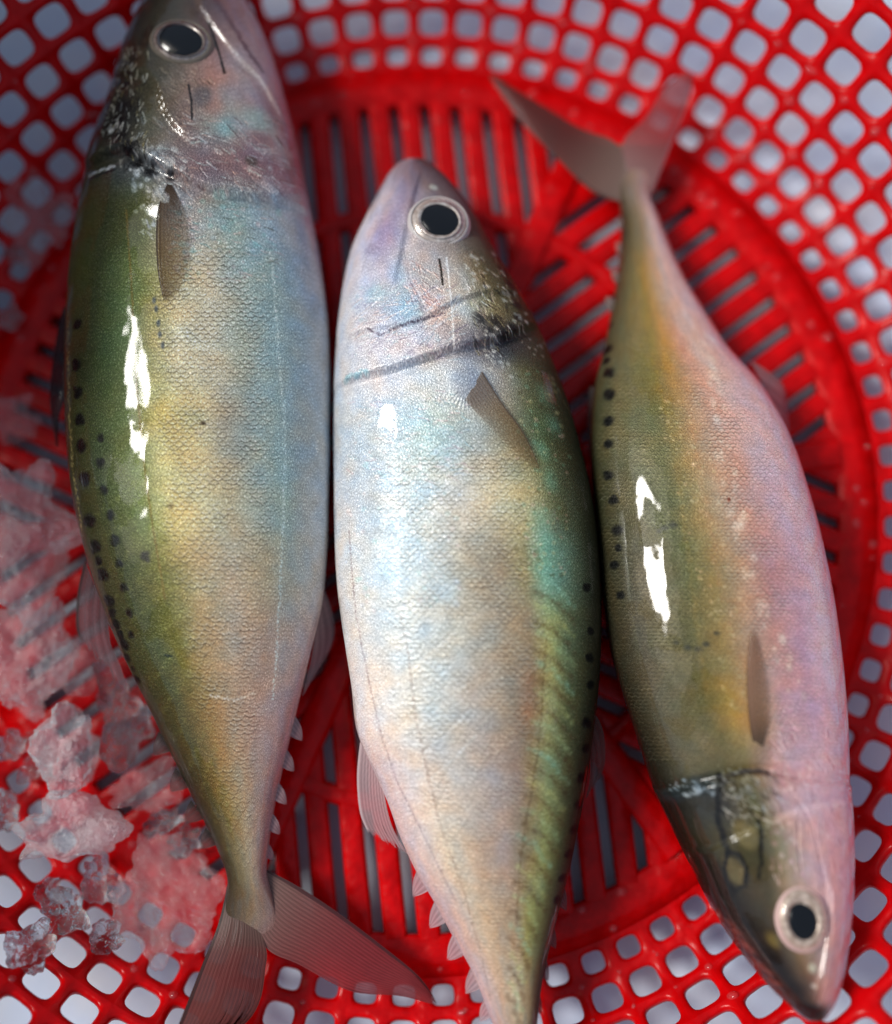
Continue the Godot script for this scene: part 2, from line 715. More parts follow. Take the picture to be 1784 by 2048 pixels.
func wall_profile() -> void:
	var r := RF
	var h := 0.0
	var a := 0.0
	while a < 0.0745:
		prof_r.append(r)
		prof_h.append(h)
		prof_a.append(a)
		var slope := deg_to_rad(4.0 + 44.0 * smoothstep(0.0, 0.022, a) + 6.0 * smoothstep(0.02, 0.07, a))
		a += 0.0005
		r += cos(slope) * 0.0005
		h += sin(slope) * 0.0005


func wall_at(a: float, ang: float, off: float) -> Vector3:
	var k := clampf(a / 0.0005, 0.0, prof_r.size() - 2.001)
	var i := int(k)
	var r := lerpf(prof_r[i], prof_r[i + 1], k - i)
	var h := lerpf(prof_h[i], prof_h[i + 1], k - i)
	var dr: float = prof_r[i + 1] - prof_r[i]
	var dh: float = prof_h[i + 1] - prof_h[i]
	var l := sqrt(dr * dr + dh * dh)
	r += -dh / l * off
	h += dr / l * off
	return Vector3(cos(ang) * r, h, sin(ang) * r)


func wall_height(r: float) -> float:
	for i in prof_r.size():
		if prof_r[i] > r:
			return prof_h[i]
	return prof_h[-1]


func cell(a0: float, a1: float, step: float, hole: float) -> ArrayMesh:
	var n := 32
	var pts := []
	var am := (a0 + a1) * 0.5
	var ha := (a1 - a0) * 0.5
	var rim := func(k: float, i: int, square: bool) -> Vector2:
		var t := TAU * i / n
		var c := cos(t)
		var s := sin(t)
		var e := 1.0 / maxf(absf(c), absf(s))
		if not square:
			e = 1.0 / pow(pow(absf(c), 3.4) + pow(absf(s), 3.4), 1.0 / 3.4)
		return Vector2(c * e, s * e) * k
	var loops := [[1.0, 0.00055, true], [lerpf(1.0, hole, 0.45), 0.0005, false], [hole * 1.06, 0.0002, false], [hole, -0.0004, false], [hole * 0.99, -0.0010, false], [hole * 1.03, -0.0016, false], [1.0, -0.0018, true]]
	for l in loops:
		for i in n:
			var q: Vector2 = rim.call(l[0], i, l[2])
			pts.append(wall_at(am + q.y * ha, q.x * step * 0.5, l[1]))
	var st := SurfaceTool.new()
	return grid_mesh(pts, [], [], n, loops.size(), true, Vector3(-0.5, 1, 0) * -1.0 if false else hint(pts, n))


func hint(pts: Array, n: int) -> Vector3:
	# at the middle loop the outside of the plastic faces the middle of the hole
	var mid := Vector3.ZERO
	for k in n:
		mid += pts[3 * n + k]
	return mid / n - pts[3 * n + n / 4]


func bar_mesh(a: Vector3, b: Vector3, width: float, top: float, bottom: float, soft: float) -> ArrayMesh:
	# a moulded bar with rounded upper edges from a to b
	var d := (b - a).normalized()
	var e := Vector3.UP.cross(d).normalized()
	var w := width * 0.5
	var pr := [[-w, bottom], [-w, top - soft], [-w + soft * 0.3, top - soft * 0.3], [-w + soft, top], [w - soft, top], [w - soft * 0.3, top - soft * 0.3], [w, top - soft], [w, bottom]]
	var pts := []
	for q in [a, a + d * 0.0002, b - d * 0.0002, b]:
		for p in pr:
			var shrink := 1.0 if q != a and q != b else 0.98
			pts.append(q + e * p[0] * shrink + Vector3.UP * p[1])
	var st := SurfaceTool.new()
	st.begin(Mesh.PRIMITIVE_TRIANGLES)
	var n := pr.size()
	st.set_smooth_group(0)
	for p in pts:
		st.add_vertex(p)
	for j in 3:
		for i in n:
			var p0 := j * n + i
			var p1 := j * n + (i + 1) % n
			for k in [p0, p0 + n, p1, p1, p0 + n, p1 + n]:
				st.add_index(k)
	for i in range(1, n - 1):
		for k in [0, i, i + 1]:
			st.add_index(k)
		for k in [3 * n, 3 * n + i + 1, 3 * n + i]:
			st.add_index(k)
	st.generate_normals()
	return st.commit()


func ring_mesh(prof: Array, n := 200) -> ArrayMesh:
	var pts := []
	for q in prof:
		for i in n:
			var a := TAU * i / n
			pts.append(Vector3(cos(a) * q[0], q[1], sin(a) * q[0]))
	return grid_mesh(pts, [], [], n, prof.size(), true, Vector3.ZERO)


func basket() -> void:
	wall_profile()
	var o := thing("plastic_basket", "round red plastic colander basket with slotted floor holding the fish and ice", "basket", BC + Vector3(0, GROUND_Y, 0))
	var up := Vector3(0, GROUND_Y, 0)
	# plain band round the slots
	part("floor_band", ring_mesh([[0.1123, -0.003], [0.1123, -0.0006], [0.1129, 0.0], [0.1170, 0.0001], [RF + 0.0001, 0.0005], [RF + 0.0001, -0.0024], [0.1123, -0.003]]), M.red, o, up)
	part("foot_ring", ring_mesh([[0.1150, -0.0026], [0.1150, GROUND_Y + 0.0005], [0.1175, GROUND_Y + 0.0005], [0.1178, -0.0026], [0.1150, -0.0026]]), M.red, o, up)
	part("ring_rib", ring_mesh([[0.0780, -0.003], [0.0780, -0.0008], [0.0788, 0.0006], [0.0822, 0.0006], [0.083, -0.0008], [0.083, -0.003], [0.078, -0.003]]), M.red, o, up)
	part("ring_rib", ring_mesh([[0.0415, -0.003], [0.0415, -0.0008], [0.0423, 0.0006], [0.0457, 0.0006], [0.0465, -0.0008], [0.0465, -0.003], [0.0415, -0.003]]), M.red, o, up)
	part("hub", ring_mesh([[0.001, 0.0008], [0.014, 0.0008], [0.015, 0.0], [0.015, -0.003], [0.001, -0.003]], 64), M.red, o, up)
	# perforated wall
	var n := 82
	var step := TAU / n
	var lens := [0.0085, 0.0093, 0.0098, 0.0102, 0.0106, 0.0110, 0.0112]
	var holes := [0.58, 0.70, 0.72, 0.72, 0.72, 0.72, 0.72]
	var st := SurfaceTool.new()
	var a := 0.0
	for k in lens.size():
		var c := cell(a, a + lens[k], step, holes[k])
		for i in n:
			st.append_from(c, 0, Transform3D(Basis(Vector3.UP, step * i + 0.013), Vector3.ZERO))
		a += lens[k]
	part("perforated_wall", st.commit(), M.red, o, up)
	var rp := []
	for q in [[a, 0.0006], [a + 0.0015, 0.001], [a + 0.003, 0.0008]]:
		var p := wall_at(q[0], 0.0, q[1])
		rp.append([p.x, p.y])
	var e: Array = rp[-1]
	rp += [[e[0] + 0.001, e[1] + 0.009], [e[0] + 0.003, e[1] + 0.0105], [e[0] + 0.008, e[1] + 0.010], [e[0] + 0.0085, e[1] + 0.007], [e[0] + 0.0065, e[1] + 0.007], [e[0] + 0.0035, e[1] + 0.0075], [e[0] + 0.0025, e[1] - 0.001], [rp[0][0], rp[0][1] - 0.003], rp[0]]
	part("rim", ring_mesh(rp), M.red, o, up)
	# six ribs with parallel bars between them
	for s in 6:
		var rib := deg_to_rad(66.0 + 60.0 * s)
		var rd := Vector3(cos(rib), 0, -sin(rib))
		part("rib", bar_mesh(rd * 0.012, rd * 0.1133, 0.0082, 0.0013, -0.0028, 0.0014), M.red, o, up)
		var d := deg_to_rad(96.0 + 60.0 * s)
		var dd := Vector3(cos(d), 0, -sin(d))
		var ee := Vector3(-dd.z, 0, dd.x)
		for k in range(-6, 7):
			var off := k * 0.0086
			if absf(off) > 0.052:
				continue
			var t1 := sqrt(0.1133 * 0.1133 - off * off)
			var t0 := maxf(absf(off) / tan(PI / 6) + 0.003, 0.0)
			if absf(off) < 0.012:
				t0 = maxf(t0, sqrt(0.015 * 0.015 - off * off))
			if t1 - t0 > 0.006:
				part("bar", bar_mesh(dd * t0 + ee * off, dd * t1 + ee * off, 0.0059, 0.0002, -0.0027, 0.001), M.red, o, up)


func crate() -> void:
	# added crates out of view, placed to shade the ground and basket wall
	var at := Vector3(-0.40, GROUND_Y, -0.285)
	var o := thing("added_shade_crate", "tall grey plastic crate added out of view to shade the red basket", "crate", at)
	var grey := simple(rgb8([58, 60, 64]), 0.5)
	for q in [[Vector3(0, 0.004, 0), Vector3(0.36, 0.006, 0.5), "crate_floor"], [Vector3(0.183, 0.105, 0), Vector3(0.006, 0.21, 0.512), "side"], [Vector3(-0.183, 0.105, 0), Vector3(0.006, 0.21, 0.512), "side"], [Vector3(0, 0.105, 0.253), Vector3(0.36, 0.21, 0.006), "end"], [Vector3(0, 0.105, -0.253), Vector3(0.36, 0.21, 0.006), "end"]]:
		var b := BoxMesh.new()
		b.size = q[1]
		var m := MeshInstance3D.new()
		m.name = q[2]
		m.mesh = b
		m.material_override = grey
		m.position = q[0]
		o.add_child(m, true)
	var o2: Node3D = o.duplicate()  # second added crate, lower and unseen, shades the ground by the ice
	o2.name = "added_shade_crate_001"
	add_child(o2)
	o2.position = Vector3(-0.40, GROUND_Y, 0.25)
	o2.scale = Vector3(1, 0.5, 1)
	o2.set_meta("label", "shallow grey plastic crate added out of view to shade the ground by the ice")


# ---------------------------------------------------------------- ice
func ice(cx: float, cy: float, rx: float, ry: float, turn: float, hgt: float, h0: float, mat: String, rough: float, sd: int, label: String, group := "") -> void:
	var at := P(cx, cy, h0 + hgt * 0.5)
	for n in 4:
		h0 = 0.0012 + wall_height(Vector2(at.x - BC.x, at.z - BC.z).length())
		at = P(cx, cy, h0 + hgt * 0.5)
	var k := S * (cp.y - at.y) / (cp.y - HM)
	var nz := FastNoiseLite.new()
	nz.seed = sd
	nz.frequency = 0.75
	nz.fractal_octaves = 1
	var big := rx > 45 or ry > 60
	var nu := 230 if big else 120
	var nv := 110 if big else 60
	var grn := FastNoiseLite.new()
	grn.seed = sd + 9
	grn.frequency = 1.0 / 0.0045
	grn.fractal_octaves = 2
	var fin_ := FastNoiseLite.new()
	fin_.seed = sd + 19
	fin_.frequency = 1.0 / 0.0016
	fin_.fractal_octaves = 1
	var pts := []
	for j in nv:
		var th := PI * (0.004 + 0.992 * j / (nv - 1))
		for i in nu:
			var ph := TAU * i / nu
			var d := Vector3(sin(th) * cos(ph), cos(th), sin(th) * sin(ph))
			var r := 1.0 + nz.get_noise_3dv(Vector3(d.x, d.y * 0.3, d.z) * 1.6) * 0.42 * (0.35 + rough)
			var q := Vector3(d.x * rx * k, signf(d.y) * pow(absf(d.y), 0.75) * hgt * 0.5, d.z * ry * k) * r
			var en := Vector3(d.x / (rx * k), d.y / (hgt * 0.5), d.z / (ry * k)).normalized()
			q += en * (grn.get_noise_3dv(q) * 0.0017 + fin_.get_noise_3dv(q) * 0.0005) * rough
			pts.append(q.rotated(Vector3.UP, turn))
	var low := 1.0
	for p in pts:
		low = minf(low, p.y)
	var o := MeshInstance3D.new()
	o.name = "ice_chunk"
	o.mesh = grid_mesh(pts, [], [], nu, nv, true, Vector3.ZERO)
	o.material_override = M[mat]
	add_child(o, true)
	o.position = Vector3(at.x, h0 - low, at.z)
	o.set_meta("label", label)
	o.set_meta("category", "ice")
	if group != "":
		o.set_meta("group", group)


# ---------------------------------------------------------------- scene
func _ready() -> void:
	rng.seed = 7
	cf = Vector3(0, -cos(TILT), -sin(TILT))
	cu = Vector3(0, sin(TILT), -cos(TILT))
	cp = Vector3(0, HM, 0) - cf * (F * S)
	var cam := Camera3D.new()
	cam.name = "camera"
	var lens := CameraAttributesPhysical.new()
	lens.frustum_focal_length = 12.0 * F / 1024.0
	lens.frustum_near = 0.02
	lens.frustum_far = 50.0
	lens.frustum_focus_distance = 0.2905
	lens.exposure_aperture = 1.55
	cam.attributes = lens
	add_child(cam)
	cam.transform = Transform3D(Basis(Vector3.RIGHT, cu, -cf), cp)
	cam.current = true

	var we := WorldEnvironment.new()
	we.name = "environment"
	var env := Environment.new()
	env.background_mode = Environment.BG_SKY
	var sky := Sky.new()
	var sm := ProceduralSkyMaterial.new()
	sm.sky_top_color = Color(0.365, 0.41, 0.47)
	sm.sky_horizon_color = Color(0.365, 0.41, 0.47)
	sm.ground_bottom_color = Color(0.28, 0.30, 0.32)
	sm.ground_horizon_color = Color(0.36, 0.39, 0.42)
	sm.sun_angle_max = 1.0
	sky.sky_material = sm
	env.sky = sky
	env.tonemap_mode = Environment.TONE_MAPPER_LINEAR
	env.tonemap_exposure = 2.1
	env.sdfgi_enabled = true
	env.ssao_enabled = true
	env.ssil_enabled = true
	we.environment = env
	add_child(we)

	var sun := DirectionalLight3D.new()
	sun.name = "daylight"
	sun.light_energy = 0.5
	sun.light_angular_distance = 21.0
	sun.light_color = Color(1.0, 0.985, 0.96)
	sun.shadow_enabled = true
	add_child(sun)
	sun.look_at_from_position(Vector3(-0.72, 0.78, -0.16), Vector3.ZERO, Vector3.UP)

	materials()
	var gm := PlaneMesh.new()
	gm.size = Vector2(8, 8)
	var ground := MeshInstance3D.new()
	ground.name = "ground"
	ground.mesh = gm
	ground.material_override = M.ground
	ground.position.y = GROUND_Y
	ground.set_meta("kind", "structure")
	ground.set_meta("label", "pale blue grey ground under the basket")
	add_child(ground)

	basket()
	crate()
	fish_long()
	fish_middle()
	fish_pink()
	all_ice()


func iris_mat(c: Array, metal := 0.25) -> StandardMaterial3D:
	var m := simple(rgb8(c), 0.3, metal)
	m.clearcoat_enabled = true
	m.clearcoat_roughness = 0.05
	var g := Gradient.new()
	g.set_color(0, Color(0.62, 0.56, 0.52))
	g.set_color(1, Color(1, 1, 1))
	m.albedo_texture = noise_tex(0.03, 77, 4, g, 256)
	m.uv1_triplanar = true
	m.uv1_scale = Vector3(60, 60, 60)
	return m


func finlet(f: Fish, x: float, y: float, dx0: float, dy: float, _w: float, h: float, ca: Color, cb: Color, parent: Node3D, base: Vector3, sd: int) -> void:
	var dx := dx0 * 1.0
	var side := f.xr if dx > 0.0 else f.xl
	var yb := y + dy * 0.8
	var inner := -6.0 * signf(dx)
	var xb := f.at(side, yb) + inner
	fin("finlet", [[x + inner, y, h], [x + dx * 0.7, y + dy * 0.5, h], [x + dx, y + dy, h - 0.001]], [[xb, yb, h], [(xb + x + dx * 0.8) * 0.5, y + dy * 0.95, h], [x + dx * 0.97, y + dy * 1.04, h - 0.001]], 9, ca, cb, parent, base, 0.0, 0.35, Color(0, 0, 0, 0), sd)


func fish_long() -> void:
	var f := make_fish([[-98, 428, 436], [-92, 404, 450], [-75, 374, 458], [-50, 342, 468], [0, 300, 490], [50, 270, 518], [100, 251, 540], [200, 221, 572], [300, 187, 598], [400, 165, 618], [500, 148, 637], [600, 138, 652], [700, 134, 659], [800, 133, 661], [900, 138, 660], [1000, 150, 658], [1100, 172, 655], [1200, 203, 645], [1300, 243, 622], [1400, 292, 598], [1500, 340, 575], [1600, 388, 552], [1700, 436, 537], [1750, 454, 534], [1790, 454, 544], [1830, 447, 552], [1865, 440, 550], [1892, 438, 540]],
		[[-98, 0.0], [-92, 0.0028], [-75, 0.0055], [-50, 0.0078], [0, 0.0103], [100, 0.0138], [250, 0.0167], [450, 0.0182], [800, 0.0186], [1000, 0.0183], [1150, 0.0170], [1300, 0.0140], [1500, 0.0092], [1650, 0.0062], [1760, 0.0040], [1800, 0.0024], [1840, 0.0011], [1892, 0.0003]],
		[[-98, 0.0250], [100, 0.0222], [400, 0.0208], [900, 0.0205], [1300, 0.0185], [1600, 0.0135], [1780, 0.0124], [1892, 0.0116]])
	macro(f, [
		[-98, [0, [60, 55, 48]], [1, [150, 125, 130]]],
		[0, [0, [58, 56, 44]], [0.3, [95, 88, 76]], [0.6, [116, 98, 98]], [0.85, [158, 132, 138]], [1, [180, 155, 156]]],
		[150, [0, [55, 55, 40]], [0.25, [98, 92, 72]], [0.45, [150, 130, 120]], [0.6, [186, 142, 132]], [0.8, [182, 166, 166]], [1, [190, 162, 166]]],
		[250, [0, [50, 52, 40]], [0.12, [46, 46, 46]], [0.25, [110, 105, 80]], [0.45, [150, 130, 125]], [0.65, [160, 178, 170]], [0.8, [175, 150, 155]], [1, [172, 138, 142]]],
		[330, [0, [70, 70, 45]], [0.15, [88, 92, 92]], [0.35, [150, 150, 150]], [0.5, [150, 125, 125]], [0.75, [152, 122, 126]], [1, [162, 122, 126]]],
		[430, [0, [85, 90, 45]], [0.12, [72, 80, 42]], [0.27, [102, 106, 56]], [0.36, [165, 160, 150]], [0.5, [175, 170, 165]], [0.65, [152, 176, 170]], [0.8, [168, 182, 186]], [1, [172, 168, 176]]],
		[560, [0, [95, 95, 50]], [0.1, [72, 82, 46]], [0.22, [106, 126, 76]], [0.3, [142, 142, 82]], [0.42, [218, 194, 144]], [0.55, [220, 206, 174]], [0.7, [166, 186, 180]], [0.8, [152, 176, 175]], [0.9, [162, 176, 184]], [1, [172, 172, 182]]],
		[700, [0, [90, 90, 55]], [0.06, [72, 76, 42]], [0.15, [86, 106, 66]], [0.25, [126, 142, 92]], [0.33, [176, 166, 106]], [0.42, [240, 222, 176]], [0.55, [228, 210, 174]], [0.67, [176, 186, 170]], [0.78, [160, 182, 180]], [0.85, [156, 176, 180]], [1, [178, 182, 188]]],
		[850, [0, [80, 80, 45]], [0.12, [86, 100, 60]], [0.25, [130, 140, 86]], [0.37, [216, 194, 120]], [0.5, [224, 202, 146]], [0.6, [182, 172, 150]], [0.72, [166, 180, 172]], [0.8, [160, 180, 177]], [0.88, [166, 176, 176]], [1, [188, 192, 196]]],
		[1000, [0, [75, 75, 40]], [0.12, [85, 95, 55]], [0.25, [120, 135, 80]], [0.37, [222, 200, 130]], [0.5, [230, 208, 152]], [0.62, [195, 185, 152]], [0.75, [166, 180, 170]], [0.83, [160, 180, 170]], [0.9, [176, 182, 180]], [1, [198, 202, 205]]],
		[1150, [0, [80, 75, 45]], [0.15, [86, 92, 50]], [0.3, [130, 126, 60]], [0.45, [190, 168, 124]], [0.6, [198, 178, 150]], [0.75, [180, 166, 136]], [0.85, [176, 175, 160]], [1, [192, 190, 190]]],
		[1300, [0, [75, 72, 42]], [0.2, [96, 102, 60]], [0.3, [125, 120, 60]], [0.42, [172, 148, 104]], [0.6, [188, 166, 144]], [0.75, [186, 156, 136]], [0.85, [186, 170, 160]], [1, [206, 186, 186]]],
		[1450, [0, [70, 65, 38]], [0.2, [100, 96, 55]], [0.4, [165, 130, 76]], [0.55, [180, 150, 120]], [0.75, [190, 160, 146]], [0.9, [202, 172, 166]], [1, [202, 166, 166]]],
		[1600, [0, [60, 52, 35]], [0.2, [100, 88, 50]], [0.4, [150, 126, 76]], [0.6, [176, 156, 126]], [0.8, [186, 160, 146]], [1, [192, 152, 152]]],
		[1750, [0, [70, 62, 45]], [0.3, [130, 120, 86]], [0.6, [176, 160, 132]], [1, [192, 156, 152]]],
		[1815, [0, [92, 82, 68]], [0.4, [132, 118, 96]], [0.6, [158, 140, 118]], [1, [160, 130, 126]]],
		[1892, [0, [96, 76, 70]], [0.5, [140, 116, 104]], [1, [146, 108, 106]]]])
	start_relief(f, 11)
	var c := f.col
	# cheek and gill cover
	dab(f, c, 430, 215, 34, rgb8([206, 142, 124], 0.55), 0.1, 1.3)
	dab(f, c, 405, 195, 24, rgb8([120, 112, 112], 0.8), 0.3, 1.4)
	dab(f, c, 345, 175, 30, rgb8([150, 134, 118], 0.5), 0.3)
	dab(f, c, 520, 245, 44, rgb8([160, 200, 182], 0.6), 0.2)
	dab(f, c, 455, 265, 24, rgb8([146, 190, 188], 0.5), 0.0)
	dab(f, c, 555, 300, 40, rgb8([190, 200, 190], 0.5), 0.2, 1.4)
	dab(f, c, 530, 285, 26, rgb8([150, 112, 116], 0.6), 0.2)
	dab(f, c, 505, 330, 16, rgb8([96, 82, 70], 0.7), 0.3)
	for q in [[247, 215, 17], [238, 250, 19], [262, 300, 20], [250, 275, 14], [300, 340, 20], [340, 350, 14], [255, 170, 9], [258, 130, 8], [275, 325, 16]]:
		dab(f, c, q[0], q[1], q[2], rgb8([30, 29, 32], 0.78), 0.25)
	for q in [[300, 300, 34], [330, 320, 28], [285, 372, 22], [292, 415, 22], [300, 450, 16], [235, 262, 12], [270, 345, 10], [355, 338, 18], [310, 385, 14]]:
		for n in 9:
			dab(f, c, q[0] + rng.randf_range(-1, 1) * q[2], q[1] + rng.randf_range(-1, 1) * q[2] * 0.7, rng.randf_range(3, 9), rgb8([208, 212, 210], 0.45), 0.3)
	stroke(f, c, [[300, 60], [270, 120], [252, 170], [240, 230], [236, 290], [262, 320]], 12, rgb8([24, 23, 24], 0.28), 0.1, 7.0, 0.2)
	streaks(f, 225, 90, 300, 330, 1.7, 16, 120, [[216, 218, 208], [30, 28, 28], [150, 140, 96], [186, 190, 188]], 0.42)
	streaks(f, 300, 130, 420, 260, 0.6, 14, 90, [[176, 158, 140], [96, 84, 72], [206, 190, 176]], 0.22)
	for n in 70:
		dab(f, c, 255 - n * 0.55 + rng.randf_range(-14, 10), 100 + n * 2.6 + rng.randf_range(-8, 8), rng.randf_range(1.5, 4), rgb8([196, 198, 188], 0.55), 0.3)
	crease(f, [[236, 296], [270, 322], [330, 338], [380, 362], [430, 386], [500, 392], [560, 406], [614, 428]], 4.0, -1.0)
	streaks(f, 300, 230, 600, 380, 0.45, 26, 150, [[206, 200, 196], [120, 96, 96], [176, 196, 190], [216, 176, 160], [226, 226, 222]], 0.3)
	streaks(f, 270, 300, 380, 470, 0.9, 18, 90, [[216, 216, 212], [120, 118, 116], [190, 190, 186]], 0.4)
	streaks(f, 330, 400, 560, 560, 0.1, 22, 120, [[210, 214, 208], [150, 196, 190], [120, 120, 110], [216, 186, 180]], 0.28)
	crease(f, [[314, 176], [330, 225], [370, 275], [430, 300], [480, 330], [520, 380]], 2.6, -1.0)
	stroke(f, c, [[378, 172], [384, 205], [386, 245]], 2.4, rgb8([36, 30, 26], 0.8))
	stroke(f, c, [[415, 40], [430, 80], [442, 120], [450, 150]], 3.2, rgb8([45, 38, 36], 0.75))
	stroke(f, c, [[400, 15], [440, 70], [480, 120], [520, 160], [560, 230]], 2.5, rgb8([205, 196, 192], 0.5), 0.3, 2.0, 0.2)
	stroke(f, c, [[430, 0], [470, 60], [500, 110], [528, 150]], 6, rgb8([120, 96, 104], 0.5), 0.3, 2.0)
	stroke(f, c, [[178, 350], [205, 338], [230, 330]], 5, rgb8([200, 208, 214], 0.7), 0.3, 2.0, 0.15)
	stroke(f, c, [[178, 358], [205, 346], [232, 338]], 2.5, rgb8([36, 42, 52], 0.7), 0.3, 1.0)
	for n in 26:
		var p := Vector2(490, 400).lerp(Vector2(600, 300), rng.randf())
		dab(f, c, p.x + rng.randf_range(-60, 30), p.y + rng.randf_range(-90, 40), rng.randf_range(3, 10), rgb8([206, 206, 200], 0.3), 0.3)
	for n in 90:
		dab(f, c, rng.randf_range(310, 560), rng.randf_range(380, 560), rng.randf_range(3, 9), rgb8([[150, 205, 196], [214, 180, 176], [208, 214, 208], [160, 190, 205]][rng.randi() % 4], 0.33), 0.3)
	# slanting muscle bands over the back
	for k in 13:
		var y := 930.0 + k * 56.0
		var x0 := lerpf(330.0, 470.0, clampf((y - 930.0) / 750.0, 0, 1))
		var x1 := f.at(f.xl, y + 60) + 38.0
		stroke(f, c, [[x0, y], [lerpf(x0, x1, 0.5), y + 46], [x1, y + 105]], 6, rgb8([190, 196, 120], 0.10), 0.0, 6.0, 0.2)
		stroke(f, c, [[x0, y + 24], [lerpf(x0, x1, 0.5), y + 72], [x1, y + 130]], 8, rgb8([72, 78, 40], 0.10), 0.0, 6.0, 0.2)
	stroke(f, c, [[252, 420], [262, 560], [268, 700], [275, 800], [290, 950], [306, 1060], [330, 1200]], 3, rgb8([138, 116, 52], 0.4), 0.2, 0.8)
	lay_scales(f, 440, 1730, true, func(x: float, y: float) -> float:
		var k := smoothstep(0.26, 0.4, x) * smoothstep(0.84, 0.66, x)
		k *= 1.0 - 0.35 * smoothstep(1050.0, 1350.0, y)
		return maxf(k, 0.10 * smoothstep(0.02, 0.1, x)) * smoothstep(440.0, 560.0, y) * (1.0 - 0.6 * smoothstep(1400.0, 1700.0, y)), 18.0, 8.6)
	stroke(f, c, [[540, 500], [548, 580], [553, 650], [560, 750], [568, 830], [570, 920], [567, 1020], [563, 1120], [558, 1220], [552, 1320], [545, 1400]], 2.6, rgb8([214, 232, 224], 0.45), 0.1, 2.5, 0.35)
	for q in [[308, 600], [312, 618], [316, 645], [319, 668], [324, 690]]:
		dab(f, c, q[0], q[1], 5, rgb8([70, 84, 104], 0.7), 0.2, 2.0)
	for q in [[153, 648, 9], [152, 730, 11], [155, 785, 11], [157, 838, 12], [160, 893, 14], [166, 957, 15], [177, 1040, 15], [188, 1092, 14], [206, 1148, 13], [217, 1202, 13], [230, 1248, 11], [246, 1288, 13], [258, 1338, 12], [285, 1412, 12], [312, 1470, 12], [345, 1530, 10], [375, 1590, 9], [330, 1500, 7], [398, 1640, 9], [420, 1688, 8], [196, 1120, 8], [222, 1226, 8], [238, 1268, 8], [252, 1314, 8], [272, 1358, 8], [362, 1560, 8], [386, 1615, 8], [268, 1375, 9], [298, 1440, 8]]:
		blot(f, q[0] + 1, q[1], q[2] * 0.95 + 4, rgb8([10, 12, 12], 0.8))
	for q in [[200, 875, 9], [200, 926, 12], [207, 980, 11], [220, 1030, 11], [229, 1080, 13], [238, 1125, 10], [247, 1175, 11], [258, 1225, 10], [290, 1112, 11], [262, 1270, 8]]:
		blot(f, q[0], q[1], q[2] * 0.9 + 3, rgb8([26, 26, 22], 0.55))
	for q in [[415, 850], [440, 845], [400, 865]]:
		dab(f, c, q[0], q[1], 12, rgb8([190, 178, 160], 0.4), 0.2)
	dab(f, c, 405, 846, 8, rgb8([60, 46, 40], 0.6), 0.2, 0.7)
	dab(f, c, 340, 1012, 9, rgb8([140, 124, 92], 0.7), 0.2)
	stroke(f, c, [[330, 1310], [345, 1312]], 4, rgb8([50, 60, 44], 0.7))
	stroke(f, c, [[415, 1390], [470, 1400], [510, 1385]], 3, rgb8([220, 205, 186], 0.6), 0.2, 2.0, 0.3)
	stroke(f, c, [[135, 560], [137, 700], [138, 800], [145, 930], [165, 1060]], 4, rgb8([186, 172, 120], 0.5), 0.2, 2.0, 0.35)
	# relief of the seams
	stroke(f, f.hgt, [[314, 176], [330, 225], [370, 275], [430, 300], [480, 330]], 3, Color(0.1, 0.1, 0.1, 0.6), 0.2)
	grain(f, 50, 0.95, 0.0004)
	var base := Vector3(f.surf(PI / 2, 850).x, 0.002, f.surf(PI / 2, 850).z)
	var o := thing("mackerel", "long spotted mackerel with green gold back whose forked tail lies spread on the mesh", "fish", base, "mackerel in the red basket")
	part("body", body_mesh(f, [[[[180, 330], [240, 304], [330, 340], [430, 388], [560, 406], [640, 436]], 0.0026, 1.0, 260], [[[290, 150], [314, 176], [330, 225], [370, 275], [430, 302], [480, 330], [560, 400]], 0.0011, 1.0, 200], [[[-40, 380], [15, 402], [70, 440], [120, 478], [160, 520], [230, 560], [300, 600]], 0.0008, -1.0, 60, 1]], [[363, 88, 62, -0.0012], [330, 405, 40, 0.0006]]), skin(f, wet_film(3, 92.0)), o, base)
	eye(f, 363, 84, 62, 47, -0.28, 0.79, Vector2(-0.03, -0.05), iris_mat([206, 196, 190]), rgb8([128, 118, 104]), o, base)
	# fins
	var h := func(x: float, y: float) -> float: return f.surf(f.find(x, y).x, f.find(x, y).y).y + 0.00035
	fin("pectoral_fin", [[334, 368, h.call(334, 368)], [314, 430, h.call(314, 430) + 0.0004], [314, 530, h.call(314, 530) + 0.0004], [328, 606, h.call(328, 606)]], [[344, 370, h.call(344, 370)], [374, 436, h.call(376, 430) + 0.0003], [378, 520, h.call(378, 520) + 0.0004], [352, 598, h.call(352, 598)]], 20, Color(0.16, 0.11, 0.07, 0.8), Color(0.28, 0.16, 0.06, 0.62), o, base, 0.0002, 0.14, Color(0.06, 0.045, 0.035, 1.0), 3, 0.35)
	fin("dorsal_fin", [[128, 610, 0.023], [112, 680, 0.020], [100, 780, 0.018], [104, 840, 0.017], [114, 900, 0.016]], [[137, 640, 0.024], [132, 720, 0.022], [131, 790, 0.021], [118, 835, 0.019], [116, 896, 0.0165]], 6, Color(0.05, 0.045, 0.05, 0.95), Color(0.04, 0.035, 0.04, 0.85), o, base, 0.001, 0.05, Color(0.01, 0.01, 0.012, 1), 4)
	fin("second_dorsal_fin", [[170, 1120, 0.020], [156, 1180, 0.017], [152, 1250, 0.015], [162, 1285, 0.014]], [[216, 1240, 0.020], [222, 1290, 0.018], [240, 1330, 0.017], [262, 1400, 0.016]], 9, Color(0.14, 0.10, 0.11, 0.85), Color(0.22, 0.15, 0.17, 0.7), o, base, 0.0, 0.25, Color(0.03, 0.02, 0.02, 1), 5)
